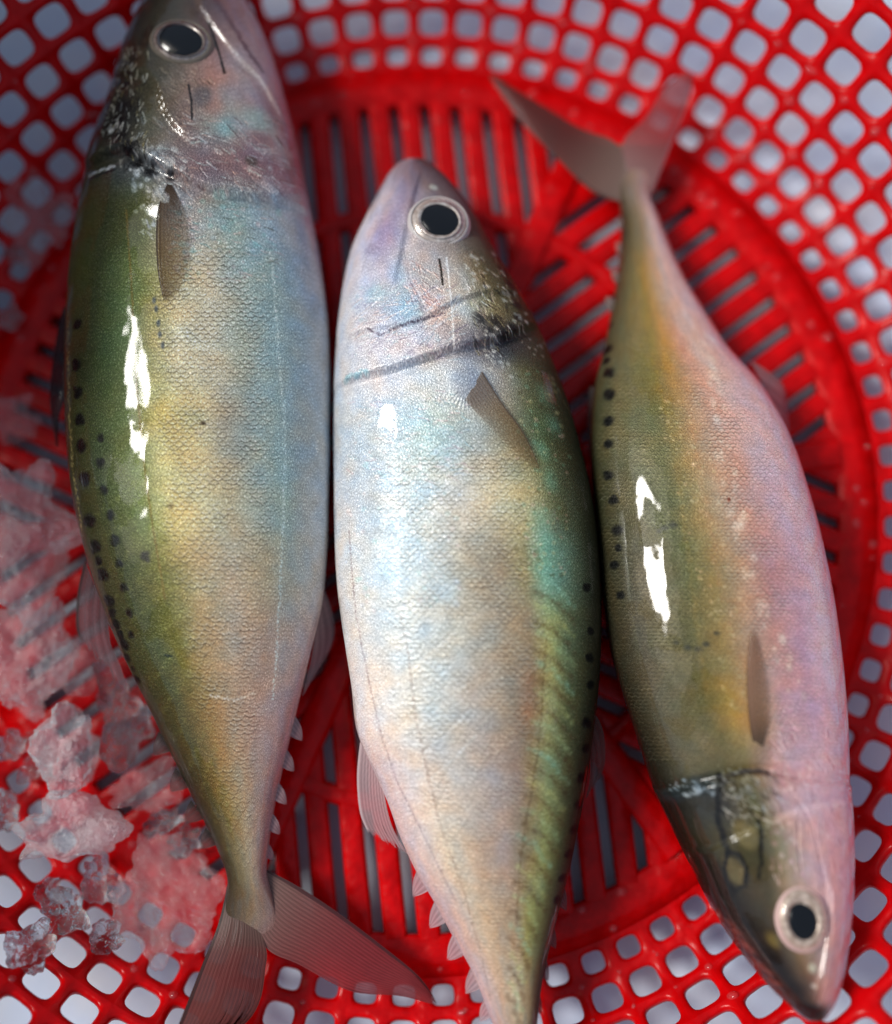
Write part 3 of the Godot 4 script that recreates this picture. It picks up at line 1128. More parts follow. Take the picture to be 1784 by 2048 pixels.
	fin("anal_fin", [[650, 1180, 0.016], [668, 1240, 0.012], [664, 1290, 0.011], [632, 1350, 0.011]], [[630, 1270, 0.016], [622, 1320, 0.014], [612, 1360, 0.013], [604, 1395, 0.013]], 8, Color(0.50, 0.42, 0.44, 0.9), Color(0.46, 0.36, 0.40, 0.7), o, base, 0.0, 0.2, Color(0, 0, 0, 0), 6)
	var i := 0
	for q in [[592, 1425, 14, 55, 26], [575, 1492, 14, 50, 24], [560, 1560, 14, 48, 22], [548, 1622, 13, 46, 20], [538, 1680, 10, 40, 16]]:
		finlet(f, q[0], q[1], q[2], q[3], q[4], 0.0165 - i * 0.0008, Color(0.62, 0.52, 0.53, 0.95), Color(0.6, 0.45, 0.48, 0.7), o, base, 20 + i)
		i += 1
	for q in [[312, 1462, -6, 48, 24], [346, 1535, -7, 48, 22], [376, 1600, -7, 46, 20], [406, 1655, -6, 42, 18]]:
		finlet(f, q[0], q[1], q[2], q[3], q[4], 0.0165 - (i - 5) * 0.0008, Color(0.03, 0.025, 0.02, 0.95), Color(0.12, 0.07, 0.07, 0.75), o, base, 20 + i)
		i += 1
	fin("tail_lobe", [[456, 1762, 0.0125], [437, 1845, 0.0130], [402, 1935, 0.0150], [356, 2052, 0.0200], [318, 2140, 0.0260]], [[505, 1800, 0.0125], [528, 1880, 0.0122], [532, 1930, 0.0130], [498, 2040, 0.0170], [330, 2150, 0.0255]], 40, Color(0.20, 0.15, 0.125, 1.0), Color(0.19, 0.06, 0.055, 0.96), o, base, 0.0012, 0.12, Color(0.04, 0.02, 0.02, 1.0), 7)
	fin("tail_lobe", [[531, 1738, 0.0122], [600, 1775, 0.0118], [680, 1828, 0.0105], [775, 1900, 0.0085], [840, 1955, 0.0075], [876, 2008, 0.0070]], [[497, 1800, 0.0125], [530, 1893, 0.0120], [600, 1930, 0.0100], [700, 1982, 0.0080], [800, 1992, 0.0070], [868, 2010, 0.0068]], 40, Color(0.27, 0.19, 0.165, 1.0), Color(0.34, 0.06, 0.07, 0.84), o, base, 0.0008, 0.1, Color(0.07, 0.03, 0.035, 1.0), 8)


func fish_middle() -> void:
	var f := make_fish([[320, 822, 834], [326, 806, 852], [345, 784, 878], [374, 766, 906], [408, 748, 933], [448, 728, 957], [502, 704, 987], [562, 689, 1023], [613, 681, 1053], [670, 674, 1081], [717, 671, 1101], [778, 668, 1125], [838, 667, 1145], [900, 667, 1161], [950, 668, 1174], [1041, 669, 1190], [1163, 674, 1200], [1267, 687, 1202], [1371, 703, 1197], [1469, 716, 1186], [1530, 742, 1178], [1600, 774, 1167], [1664, 797, 1154], [1734, 828, 1140], [1803, 868, 1122], [1873, 906, 1105], [1942, 944, 1088], [2019, 975, 1077], [2100, 1003, 1070], [2180, 1018, 1066], [2230, 1026, 1062]],
		[[320, 0.0], [326, 0.003], [345, 0.0062], [400, 0.0102], [480, 0.0138], [600, 0.0168], [800, 0.0183], [1100, 0.0187], [1350, 0.0172], [1600, 0.0135], [1800, 0.0098], [1950, 0.0065], [2100, 0.0042], [2180, 0.003], [2230, 0.002]],
		[[320, 0.0170], [500, 0.0190], [800, 0.0200], [1200, 0.0212], [1600, 0.0208], [1900, 0.0195], [2050, 0.0205], [2230, 0.0240]])
	macro(f, [
		[320, [0, [170, 155, 165]], [0.5, [130, 112, 122]], [1, [105, 92, 95]]],
		[400, [0, [206, 196, 206]], [0.3, [160, 145, 165]], [0.6, [150, 138, 142]], [1, [112, 98, 100]]],
		[460, [0, [215, 206, 216]], [0.2, [168, 152, 178]], [0.45, [190, 182, 186]], [0.8, [128, 118, 112]], [1, [96, 86, 74]]],
		[560, [0, [206, 202, 214]], [0.25, [178, 178, 198]], [0.35, [168, 182, 196]], [0.5, [186, 176, 176]], [0.7, [182, 176, 166]], [0.85, [122, 112, 82]], [1, [82, 76, 56]]],
		[620, [0, [208, 208, 216]], [0.2, [184, 184, 198]], [0.35, [156, 182, 200]], [0.5, [206, 176, 166]], [0.65, [190, 190, 184]], [0.8, [150, 140, 106]], [1, [72, 68, 48]]],
		[690, [0, [204, 204, 212]], [0.3, [198, 192, 202]], [0.5, [184, 178, 182]], [0.65, [130, 126, 132]], [0.8, [82, 82, 86]], [0.9, [92, 86, 80]], [1, [100, 95, 68]]],
		[750, [0, [200, 204, 212]], [0.2, [208, 204, 208]], [0.45, [194, 198, 198]], [0.6, [188, 192, 196]], [0.75, [160, 160, 154]], [0.85, [120, 120, 90]], [1, [76, 72, 48]]],
		[860, [0, [192, 200, 208]], [0.2, [178, 192, 202]], [0.4, [178, 206, 207]], [0.6, [180, 180, 170]], [0.75, [150, 140, 110]], [0.85, [106, 124, 90]], [0.95, [84, 84, 55]], [1, [66, 66, 46]]],
		[1000, [0, [208, 208, 212]], [0.15, [176, 188, 198]], [0.35, [190, 206, 211]], [0.5, [216, 206, 190]], [0.65, [214, 200, 160]], [0.78, [188, 178, 130]], [0.85, [120, 128, 94]], [1, [70, 67, 46]]],
		[1130, [0, [214, 210, 208]], [0.2, [184, 200, 208]], [0.4, [190, 204, 208]], [0.48, [188, 178, 158]], [0.62, [168, 152, 128]], [0.72, [165, 160, 120]], [0.8, [130, 184, 164]], [0.87, [120, 148, 124]], [1, [66, 62, 42]]],
		[1260, [0, [222, 214, 208]], [0.15, [192, 198, 200]], [0.3, [190, 198, 199]], [0.45, [192, 192, 182]], [0.6, [176, 162, 142]], [0.72, [165, 145, 115]], [0.8, [172, 176, 114]], [0.87, [116, 130, 96]], [1, [68, 62, 42]]],
		[1400, [0, [226, 208, 202]], [0.2, [208, 202, 192]], [0.35, [196, 200, 196]], [0.5, [190, 180, 170]], [0.65, [166, 150, 130]], [0.73, [158, 125, 100]], [0.8, [174, 170, 112]], [0.88, [112, 120, 82]], [1, [66, 60, 40]]],
		[1550, [0, [218, 190, 192]], [0.2, [215, 200, 190]], [0.4, [196, 186, 176]], [0.55, [180, 166, 160]], [0.68, [160, 140, 125]], [0.74, [162, 146, 104]], [0.82, [142, 156, 112]], [0.9, [106, 106, 72]], [1, [66, 58, 42]]],
		[1700, [0, [212, 184, 188]], [0.25, [215, 195, 170]], [0.45, [190, 166, 146]], [0.6, [176, 156, 146]], [0.72, [155, 140, 106]], [0.82, [156, 164, 106]], [0.92, [102, 106, 72]], [1, [70, 62, 48]]],
		[1850, [0, [202, 170, 174]], [0.3, [205, 180, 152]], [0.5, [186, 162, 136]], [0.65, [175, 155, 126]], [0.75, [168, 162, 94]], [0.85, [128, 136, 92]], [1, [80, 68, 52]]],
		[2000, [0, [206, 178, 182]], [0.4, [190, 166, 142]], [0.6, [194, 180, 150]], [0.8, [168, 152, 118]], [1, [95, 80, 62]]],
		[2230, [0, [170, 140, 135]], [1, [100, 85, 75]]]])
	start_relief(f, 12)
	var c := f.col
	stroke(f, c, [[812, 525], [818, 560], [832, 588], [852, 604], [880, 612]], 14, rgb8([222, 156, 138], 0.16), 0.0, 4.0)
	streaks(f, 806, 520, 880, 615, 0.9, 16, 50, [[228, 160, 142], [216, 176, 166], [190, 150, 146]], 0.3)
	dab(f, c, 860, 555, 26, rgb8([168, 172, 176], 0.6), 0.3, 1.5)
	dab(f, c, 825, 622, 34, rgb8([136, 178, 204], 0.5), 0.0)
	dab(f, c, 752, 590, 34, rgb8([150, 186, 196], 0.55), 0.2)
	dab(f, c, 770, 470, 34, rgb8([160, 146, 178], 0.5), 0.2, 1.6)
	dab(f, c, 742, 500, 20, rgb8([146, 132, 150], 0.5), 0.2)
	stroke(f, c, [[878, 520], [882, 545], [885, 575]], 2.4, rgb8([44, 40, 34], 0.75))
	stroke(f, c, [[892, 518], [898, 570], [905, 640], [907, 700]], 2.2, rgb8([230, 230, 228], 0.65), 0.3, 0.8)
	for q in [[965, 455, 9], [978, 480, 11], [992, 515, 11], [1006, 545, 13], [1022, 575, 14], [1032, 612, 15], [1036, 640, 14], [1022, 660, 16], [960, 640, 20], [990, 646, 20], [1008, 670, 16], [975, 665, 14]]:
		dab(f, c, q[0], q[1], q[2], rgb8([36, 34, 36], 0.62), 0.2)
	for q in [[1000, 520, 16], [1022, 590, 18], [985, 560, 20], [1040, 640, 14], [970, 660, 22], [1000, 730, 22], [985, 700, 20], [1075, 695, 18], [955, 560, 22], [940, 520, 18]]:
		for n in 8:
			dab(f, c, q[0] + rng.randf_range(-1, 1) * q[2], q[1] + rng.randf_range(-1, 1) * q[2], rng.randf_range(2, 7), rgb8([214, 216, 208], 0.42), 0.3)
	crease(f, [[900, 699], [930, 690], [960, 690], [1000, 680], [1032, 660]], 4.0, -1.0)
	crease(f, [[690, 768], [740, 752], [790, 738], [850, 722], [905, 702]], 3.4, -1.0)
	streaks(f, 700, 580, 920, 720, -0.5, 24, 170, [[216, 210, 218], [150, 138, 156], [190, 212, 220], [236, 236, 238], [226, 196, 190]], 0.3)
	streaks(f, 940, 500, 1050, 700, 1.0, 18, 110, [[226, 224, 214], [60, 58, 54], [170, 160, 120], [210, 190, 170]], 0.35)
	streaks(f, 690, 780, 930, 960, 0.2, 24, 150, [[226, 232, 236], [160, 196, 206], [190, 206, 216], [240, 240, 240], [216, 190, 196]], 0.3)
	stroke(f, c, [[690, 762], [715, 752], [740, 744]], 7, rgb8([150, 196, 210], 0.55), 0.3, 3.0)
	stroke(f, c, [[910, 540], [925, 560], [938, 580], [925, 610], [912, 622]], 3, rgb8([222, 212, 196], 0.6), 0.3, 2.0, 0.2)
	crease(f, [[824, 330], [796, 366], [766, 424], [742, 490], [726, 545]], 2.6, 0.0)
	dab(f, c, 866, 374, 10, rgb8([196, 214, 200], 0.6), 0.3)
	stroke(f, c, [[735, 660], [760, 672], [800, 655], [850, 640], [890, 628]], 2.2, rgb8([110, 100, 112], 0.5), 0.3, 1.5, 0.15)
	for n in 120:
		dab(f, c, rng.randf_range(700, 900), rng.randf_range(560, 720), rng.randf_range(2, 8), rgb8([[196, 190, 206], [216, 214, 220], [168, 160, 178], [178, 206, 214]][rng.randi() % 4], 0.33), 0.3)
	dab(f, c, 938, 768, 42, rgb8([160, 164, 172], 0.85), 0.45, 1.15)
	for n in 200:
		dab(f, c, rng.randf_range(690, 920), rng.randf_range(770, 1230), rng.randf_range(2, 9), rgb8([[168, 218, 220], [226, 232, 238], [222, 196, 196], [178, 196, 224], [236, 240, 240]][rng.randi() % 5], 0.3), 0.3)
	for q in [[1090, 790, 26], [1108, 850, 28], [1085, 900, 22], [1100, 960, 26], [1078, 1040, 30], [1095, 1090, 30], [1082, 1140, 24]]:
		dab(f, c, q[0], q[1], q[2], rgb8([124, 182, 156], 0.42), 0.0, 1.4)
	for n in 150:
		dab(f, c, rng.randf_range(1030, 1140), rng.randf_range(740, 1160), rng.randf_range(2, 7), rgb8([[130, 180, 150], [206, 196, 140], [210, 170, 150], [90, 86, 56]][rng.randi() % 4], 0.32), 0.3)
	# bright and dark slanting bands on the back
	for k in 15:
		var y := 1150.0 + k * 58.0
		var x0 := lerpf(1072.0, 1020.0, clampf((y - 1400.0) / 450.0, 0, 1))
		var x1 := minf(x0 + 78.0, f.at(f.xr, y + 60) - 34.0)
		stroke(f, c, [[x0, y], [lerpf(x0, x1, 0.45), y + 18], [x1, y + 68]], 9, rgb8([[150, 206, 178], [196, 204, 130], [176, 206, 150]][k % 3], 0.24), 0.1, 4.0)
		stroke(f, c, [[x0 - 4, y + 32], [lerpf(x0, x1, 0.45), y + 50], [x1, y + 98]], 8, rgb8([96, 70, 46], 0.2), 0.1, 4.0)
	for k in 5:
		stroke(f, c, [[812 + k * 12, 1350 + k * 52], [860 + k * 12, 1308 + k * 52], [912 + k * 10, 1262 + k * 52]], 2.2, rgb8([232, 232, 226], 0.4), 0.2, 1.0)
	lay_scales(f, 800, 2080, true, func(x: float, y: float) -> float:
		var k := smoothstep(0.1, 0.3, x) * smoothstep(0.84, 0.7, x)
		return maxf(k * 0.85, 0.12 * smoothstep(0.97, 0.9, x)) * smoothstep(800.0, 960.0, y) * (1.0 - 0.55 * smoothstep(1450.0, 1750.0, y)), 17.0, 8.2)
	stroke(f, c, [[800, 1230], [812, 1280], [820, 1340], [828, 1420], [845, 1500], [860, 1570], [880, 1650], [905, 1720], [930, 1790], [945, 1850], [965, 1920], [980, 2000]], 2.0, rgb8([120, 98, 90], 0.32), 0.1, 2.0, 0.4)
	stroke(f, c, [[698, 1060], [704, 1150], [712, 1230], [727, 1310], [741, 1380], [762, 1470], [792, 1560], [822, 1620], [852, 1680], [880, 1740], [910, 1800]], 1.8, rgb8([140, 120, 126], 0.4), 0.1, 1.5, 0.3)
	stroke(f, c, [[1092, 1280], [1087, 1340], [1083, 1420], [1076, 1500], [1063, 1580], [1048, 1660], [1038, 1760], [1032, 1850]], 2.4, rgb8([96, 74, 46], 0.28), 0.1, 1.8, 0.3)
	for q in [[1174, 1175, 9], [1182, 1262, 7], [1180, 1315, 9], [1182, 1370, 9], [1174, 1446, 11], [1174, 1497, 10], [1166, 1555, 11], [1159, 1608, 10], [1150, 1658, 10], [1139, 1707, 9], [1126, 1755, 9], [1116, 1800, 8]]:
		blot(f, q[0] - 1, q[1], q[2] * 0.95 + 3, rgb8([10, 10, 9], 0.85))
	stroke(f, f.hgt, [[820, 332], [792, 368], [762, 424], [738, 490], [722, 545]], 3, Color(0.05, 0.05, 0.05, 0.7), 0.2)
	stroke(f, f.hgt, [[810, 500], [820, 560], [850, 620], [905, 660]], 3, Color(0.1, 0.1, 0.1, 0.5), 0.2)
	for k in 12:
		var a := deg_to_rad(20.0 + k * 11.0)
		stroke(f, f.hgt, [[932 + cos(a) * 24, 765 + sin(a) * 30], [932 + cos(a) * 44, 765 + sin(a) * 54]], 2, Color(0.95, 0.95, 0.95, 0.5), 0.2)
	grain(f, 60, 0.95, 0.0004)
	var base := Vector3(f.surf(PI / 2, 1200).x, 0.002, f.surf(PI / 2, 1200).z)
	var o := thing("mackerel", "silvery blue mackerel with round dark eye lying between the other two fish", "fish", base, "mackerel in the red basket")
	part("body", body_mesh(f, [[[[660, 782], [700, 764], [790, 738], [905, 700], [1000, 680], [1060, 655], [1100, 650]], 0.0026, 1.0, 600], [[[660, 690], [735, 664], [800, 655], [850, 640], [905, 610], [960, 590]], 0.0010, 1.0, 520], [[[330, 846], [385, 830], [440, 816], [490, 806], [540, 796], [600, 780]], 0.0007, 1.0, 440, 1]], [[878, 444, 58, -0.0010], [935, 765, 46, 0.0009]]), skin(f, wet_film(4, 185.0)), o, base)
	eye(f, 878, 444, 58, 56, 0.0, 0.70, Vector2(0.02, -0.06), iris_mat([240, 232, 226]), rgb8([190, 184, 182]), o, base)
	var h := func(x: float, y: float) -> float: return f.surf(f.find(x, y).x, f.find(x, y).y).y + 0.00035
	fin("pectoral_fin", [[964, 742, h.call(964, 742) + 0.0004], [1000, 800, h.call(1000, 800) + 0.0004], [1050, 870, h.call(1050, 870) + 0.0004], [1082, 942, h.call(1082, 942)]], [[930, 800, h.call(930, 800) + 0.0006], [975, 850, h.call(975, 850) + 0.0006], [1030, 905, h.call(1030, 905) + 0.0003], [1076, 944, h.call(1076, 944)]], 24, Color(0.34, 0.28, 0.2, 0.62), Color(0.36, 0.24, 0.11, 0.5), o, base, 0.0002, 0.14, Color(0.10, 0.085, 0.07, 1.0), 13, 0.35)
	fin("second_dorsal_fin", [[1186, 1420, 0.021], [1206, 1460, 0.017], [1210, 1520, 0.014], [1200, 1560, 0.013]], [[1180, 1500, 0.020], [1180, 1540, 0.018], [1178, 1570, 0.016], [1170, 1600, 0.016]], 7, Color(0.10, 0.08, 0.07, 0.9), Color(0.2, 0.15, 0.14, 0.7), o, base, 0.0, 0.2, Color(0, 0, 0, 0), 14)
	fin("anal_fin", [[722, 1468, 0.020], [714, 1550, 0.0165], [720, 1625, 0.0145], [738, 1668, 0.0135]], [[766, 1570, 0.020], [776, 1625, 0.0185], [790, 1665, 0.018], [818, 1712, 0.018]], 22, Color(0.60, 0.48, 0.50, 0.92), Color(0.56, 0.42, 0.45, 0.78), o, base, 0.0, 0.22, Color(0.75, 0.66, 0.68, 1), 15)
	var i := 0
	for q in [[832, 1730, -8, 62, 26], [866, 1795, -8, 60, 26], [902, 1862, -8, 58, 24], [938, 1930, -8, 56, 22], [966, 1990, -8, 52, 20]]:
		finlet(f, q[0], q[1], q[2], q[3], q[4], 0.0195 + i * 0.0002, Color(0.68, 0.58, 0.60, 0.97), Color(0.66, 0.50, 0.54, 0.78), o, base, 40 + i)
		i += 1
	for q in [[1130, 1760, 4, 60, 26], [1108, 1838, 5, 58, 26], [1094, 1905, 4, 56, 24], [1080, 1975, 4, 52, 20]]:
		finlet(f, q[0], q[1], q[2], q[3], q[4], 0.0195 + (i - 5) * 0.0002, Color(0.10, 0.07, 0.06, 0.95), Color(0.25, 0.12, 0.12, 0.75), o, base, 40 + i)
		i += 1
	fin("tail_lobe", [[1022, 2180, 0.0235], [980, 2260, 0.026], [900, 2400, 0.032]], [[1044, 2210, 0.0245], [1040, 2290, 0.026], [910, 2410, 0.032]], 12, Color(0.20, 0.15, 0.125, 1.0), Color(0.19, 0.06, 0.055, 0.96), o, base, 0.0, 0.1, Color(0, 0, 0, 0), 16)
	fin("tail_lobe", [[1064, 2180, 0.0235], [1110, 2260, 0.026], [1190, 2400, 0.032]], [[1044, 2210, 0.0245], [1050, 2290, 0.026], [1180, 2410, 0.032]], 12, Color(0.20, 0.15, 0.125, 1.0), Color(0.19, 0.06, 0.055, 0.96), o, base, 0.0, 0.1, Color(0, 0, 0, 0), 17)


func fish_pink() -> void:
	var f := make_fish([[290, 1176, 1336], [320, 1200, 1322], [350, 1224, 1304], [386, 1236, 1299], [436, 1242, 1317], [504, 1239, 1343], [571, 1232, 1374], [638, 1219, 1415], [700, 1208, 1455], [774, 1189, 1520], [843, 1182, 1560], [913, 1181, 1590], [982, 1185, 1612], [1052, 1192, 1632], [1121, 1199, 1647], [1200, 1206, 1663], [1308, 1224, 1678], [1378, 1243, 1685], [1448, 1266, 1690], [1517, 1288, 1692], [1587, 1312, 1695], [1650, 1342, 1700], [1700, 1366, 1702], [1744, 1388, 1702], [1805, 1419, 1700], [1866, 1455, 1695], [1927, 1500, 1686], [1985, 1550, 1674], [2015, 1582, 1660], [2035, 1606, 1644], [2043, 1620, 1630]],
		[[290, 0.0003], [330, 0.0010], [366, 0.0020], [386, 0.0028], [450, 0.0046], [600, 0.0085], [750, 0.0125], [900, 0.0168], [1100, 0.0184], [1350, 0.0187], [1550, 0.0178], [1700, 0.0158], [1800, 0.0138], [1900, 0.0108], [1980, 0.0074], [2020, 0.005], [2037, 0.0028], [2043, 0.0]],
		[[290, 0.0100], [366, 0.0090], [450, 0.0086], [600, 0.0105], [900, 0.0186], [1100, 0.0200], [1300, 0.0203], [1550, 0.0205], [1750, 0.0220], [1900, 0.0260], [2043, 0.0305]])
	macro(f, [
		[290, [0, [120, 84, 74]], [0.5, [150, 110, 96]], [1, [160, 96, 96]]],
		[366, [0, [110, 95, 80]], [0.5, [160, 140, 125]], [1, [190, 150, 150]]],
		[450, [0, [66, 62, 48]], [0.25, [118, 108, 80]], [0.5, [150, 130, 100]], [0.8, [214, 186, 180]], [1, [206, 164, 164]]],
		[560, [0, [86, 82, 62]], [0.2, [124, 114, 80]], [0.4, [158, 130, 62]], [0.55, [186, 150, 112]], [0.8, [216, 182, 176]], [1, [222, 192, 188]]],
		[700, [0, [96, 94, 72]], [0.2, [122, 116, 84]], [0.4, [148, 128, 66]], [0.5, [180, 140, 76]], [0.65, [206, 158, 138]], [0.8, [220, 186, 168]], [1, [226, 186, 190]]],
		[850, [0, [80, 80, 56]], [0.15, [112, 108, 78]], [0.35, [118, 116, 74]], [0.45, [154, 132, 82]], [0.55, [188, 154, 120]], [0.7, [214, 166, 148]], [0.85, [224, 190, 190]], [1, [232, 204, 208]]],
		[1000, [0, [70, 70, 47]], [0.15, [102, 98, 73]], [0.35, [98, 102, 63]], [0.47, [156, 138, 92]], [0.58, [190, 158, 126]], [0.7, [206, 158, 143]], [0.85, [220, 178, 186]], [0.95, [236, 208, 216]], [1, [236, 204, 208]]],
		[1150, [0, [70, 68, 48]], [0.2, [102, 96, 73]], [0.4, [108, 106, 60]], [0.5, [154, 134, 84]], [0.62, [188, 152, 122]], [0.75, [196, 144, 144]], [0.88, [216, 174, 186]], [0.96, [240, 216, 224]], [1, [236, 206, 212]]],
		[1300, [0, [66, 62, 47]], [0.15, [97, 90, 69]], [0.35, [102, 97, 54]], [0.5, [152, 130, 78]], [0.6, [186, 148, 116]], [0.72, [200, 152, 143]], [0.85, [212, 164, 182]], [0.95, [244, 224, 230]], [1, [240, 212, 216]]],
		[1430, [0, [56, 52, 39]], [0.15, [102, 95, 73]], [0.35, [102, 96, 54]], [0.48, [162, 132, 65]], [0.6, [190, 150, 106]], [0.72, [206, 158, 166]], [0.88, [220, 178, 196]], [1, [240, 212, 220]]],
		[1530, [0, [46, 44, 33]], [0.2, [102, 97, 73]], [0.4, [108, 98, 60]], [0.5, [130, 115, 76]], [0.65, [192, 154, 154]], [0.8, [226, 178, 186]], [1, [240, 207, 216]]],
		[1600, [0, [42, 40, 30]], [0.2, [74, 76, 73]], [0.35, [80, 78, 70]], [0.5, [110, 105, 72]], [0.65, [196, 162, 162]], [0.85, [230, 182, 187]], [1, [236, 198, 206]]],
		[1700, [0, [42, 39, 28]], [0.25, [92, 86, 54]], [0.45, [84, 80, 55]], [0.58, [150, 140, 112]], [0.75, [216, 177, 177]], [0.9, [230, 178, 182]], [1, [236, 193, 202]]],
		[1800, [0, [47, 36, 30]], [0.25, [68, 60, 44]], [0.45, [98, 88, 62]], [0.6, [176, 152, 134]], [0.8, [216, 177, 177]], [1, [230, 182, 192]]],
		[1900, [0, [88, 54, 49]], [0.3, [60, 50, 40]], [0.5, [118, 103, 80]], [0.7, [166, 146, 132]], [0.9, [212, 168, 168]], [1, [226, 173, 182]]],
		[1990, [0, [106, 72, 67]], [0.35, [60, 50, 42]], [0.55, [108, 88, 74]], [0.8, [200, 156, 152]], [1, [216, 163, 168]]],
		[2043, [0, [58, 48, 40]], [1, [80, 66, 58]]]])
	start_relief(f, 13)
	var c := f.col
	for q in [[1216, 602, 9], [1214, 655, 10], [1212, 700, 11], [1214, 745, 11], [1215, 788, 13], [1214, 842, 12], [1214, 888, 10], [1214, 950, 10], [1224, 1000, 10], [1231, 1060, 12], [1226, 545, 9], [1232, 500, 8], [1226, 1130, 9], [1222, 575, 7], [1214, 628, 8], [1232, 470, 7], [1210, 722, 7], [1234, 1095, 7], [1238, 1190, 8]]:
		blot(f, q[0] + 2, q[1], q[2] * 0.9 + 3, rgb8([20, 22, 24], 0.75))
	for q in [[1328, 1056, 11], [1346, 1050, 12], [1318, 1062, 8], [1375, 1295, 11], [1396, 1298, 12], [1412, 1288, 10], [1432, 1266, 9], [1352, 1285, 9]]:
		dab(f, c, q[0], q[1], q[2], rgb8([54, 56, 46], 0.6), 0.1, 0.8)
	stroke(f, c, [[1290, 620], [1318, 760], [1345, 880], [1362, 1000], [1378, 1130], [1398, 1280], [1415, 1400]], 9, rgb8([176, 138, 58], 0.1), 0.1, 4.0)
	stroke(f, c, [[1360, 700], [1385, 850], [1410, 1000], [1430, 1130], [1465, 1260], [1480, 1330]], 8, rgb8([206, 140, 104], 0.08), 0.1, 5.0)
	for n in 70:
		var t := rng.randf()
		dab(f, c, lerpf(1425, 1600, t * t) + rng.randf_range(-18, 18), lerpf(620, 1400, t), rng.randf_range(4, 13), rgb8([246, 228, 206], 0.3), 0.2, 1.4)
	for n in 160:
		var t := rng.randf()
		dab(f, c, lerpf(1355, 1500, t) + rng.randf_range(-45, 45), lerpf(800, 1420, t), rng.randf_range(2, 6), rgb8([[238, 214, 170], [228, 190, 150], [180, 170, 120]][rng.randi() % 3], 0.35), 0.2)
	dab(f, c, 1457, 998, 5, rgb8([130, 50, 24], 0.9), 0.3)
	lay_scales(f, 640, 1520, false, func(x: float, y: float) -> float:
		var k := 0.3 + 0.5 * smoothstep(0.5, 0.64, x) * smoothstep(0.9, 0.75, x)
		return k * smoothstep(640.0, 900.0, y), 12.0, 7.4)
	# shoulder, nape and head markings, with a painted nostril glint
	stroke(f, c, [[1318, 1592], [1360, 1585], [1410, 1568], [1448, 1556]], 24, rgb8([62, 74, 82], 0.45), 0.3, 3.0)
	for n in 60:
		dab(f, c, rng.randf_range(1340, 1440), rng.randf_range(1560, 1590), rng.randf_range(2, 6), rgb8([168, 184, 196], 0.42), 0.3)
	streaks(f, 1440, 1535, 1560, 1660, 0.8, 18, 110, [[186, 190, 186], [40, 38, 34], [120, 112, 84], [206, 200, 190]], 0.38)
	streaks(f, 1540, 1440, 1680, 1760, 1.2, 22, 130, [[250, 230, 234], [210, 150, 160], [236, 196, 206], [190, 140, 150]], 0.28)
	stroke(f, c, [[1440, 1548], [1432, 1600], [1436, 1650], [1452, 1700], [1480, 1730]], 9, rgb8([30, 29, 26], 0.55), 0.2, 3.0)
	stroke(f, c, [[1445, 1560], [1475, 1545], [1510, 1540], [1545, 1548]], 8, rgb8([60, 54, 54], 0.5), 0.2, 3.0)
	stroke(f, c, [[1465, 1600], [1490, 1575], [1520, 1560]], 8, rgb8([140, 146, 150], 0.45), 0.2, 4.0, 0.3)
	for n in 60:
		dab(f, c, rng.randf_range(1440, 1515), rng.randf_range(1535, 1640), rng.randf_range(2, 6), rgb8([172, 176, 172], 0.4), 0.3)
	dab(f, c, 1490, 1668, 30, rgb8([128, 118, 82], 0.85), 0.5, 1.3)
	dab(f, c, 1466, 1740, 22, rgb8([118, 106, 72], 0.9), 0.6, 1.7)
	stroke(f, c, [[1452, 1702], [1446, 1735], [1452, 1765], [1468, 1782], [1488, 1770], [1492, 1735], [1476, 1706], [1455, 1700]], 5, rgb8([26, 24, 20], 0.7), 0.2, 1.5)
	stroke(f, c, [[1516, 1640], [1520, 1680], [1520, 1720], [1516, 1760]], 5, rgb8([34, 34, 24], 0.7), 0.2, 2.0)
	stroke(f, c, [[1400, 1700], [1440, 1770], [1490, 1850], [1545, 1930], [1595, 1995]], 26, rgb8([30, 25, 20], 0.3), 0.2, 6.0)
	stroke(f, c, [[1452, 1840], [1490, 1890], [1525, 1935], [1560, 1975]], 12, rgb8([158, 84, 70], 0.4), 0.2, 4.0)
	for n in 40:
		dab(f, c, lerpf(1440, 1580, n / 40.0) + rng.randf_range(-12, 12), lerpf(1830, 1990, n / 40.0) + rng.randf_range(-10, 10), rng.randf_range(2, 6), rgb8([36, 26, 22], 0.5), 0.2)
	dab(f, c, 1545, 1880, 18, rgb8([148, 132, 66], 0.6), 0.2, 1.5)
	dab(f, c, 1615, 2022, 30, rgb8([32, 26, 22], 0.75), 0.3, 0.8)
	stroke(f, f.hgt, [[1592, 1640], [1594, 1690], [1601, 1742]], 3.0, Color(0, 0, 0, 0.9), 0.2, 0.5)
	crease(f, [[1662, 1780], [1664, 1840], [1658, 1900], [1648, 1960], [1636, 2012]], 2.6, 0.0)
	dab(f, c, 1625, 1936, 12, rgb8([214, 222, 196], 0.7), 0.3, 1.3)  # bright glint off the silvery nostril, painted into the skin colour
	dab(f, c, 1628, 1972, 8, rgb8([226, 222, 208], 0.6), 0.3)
	for n in 100:
		dab(f, c, rng.randf_range(1540, 1690), rng.randf_range(1450, 1760), rng.randf_range(2, 10), rgb8([[246, 222, 226], [226, 168, 178], [216, 190, 210], [238, 200, 196]][rng.randi() % 4], 0.3), 0.2)
	stroke(f, f.hgt, [[1440, 1548], [1432, 1600], [1436, 1650], [1452, 1700], [1480, 1740]], 5, Color(0, 0, 0, 0.7), 0.2)
	stroke(f, f.hgt, [[1520, 1545], [1560, 1560], [1600, 1610], [1625, 1660], [1650, 1770]], 4, Color(0.05, 0.05, 0.05, 0.6), 0.2)
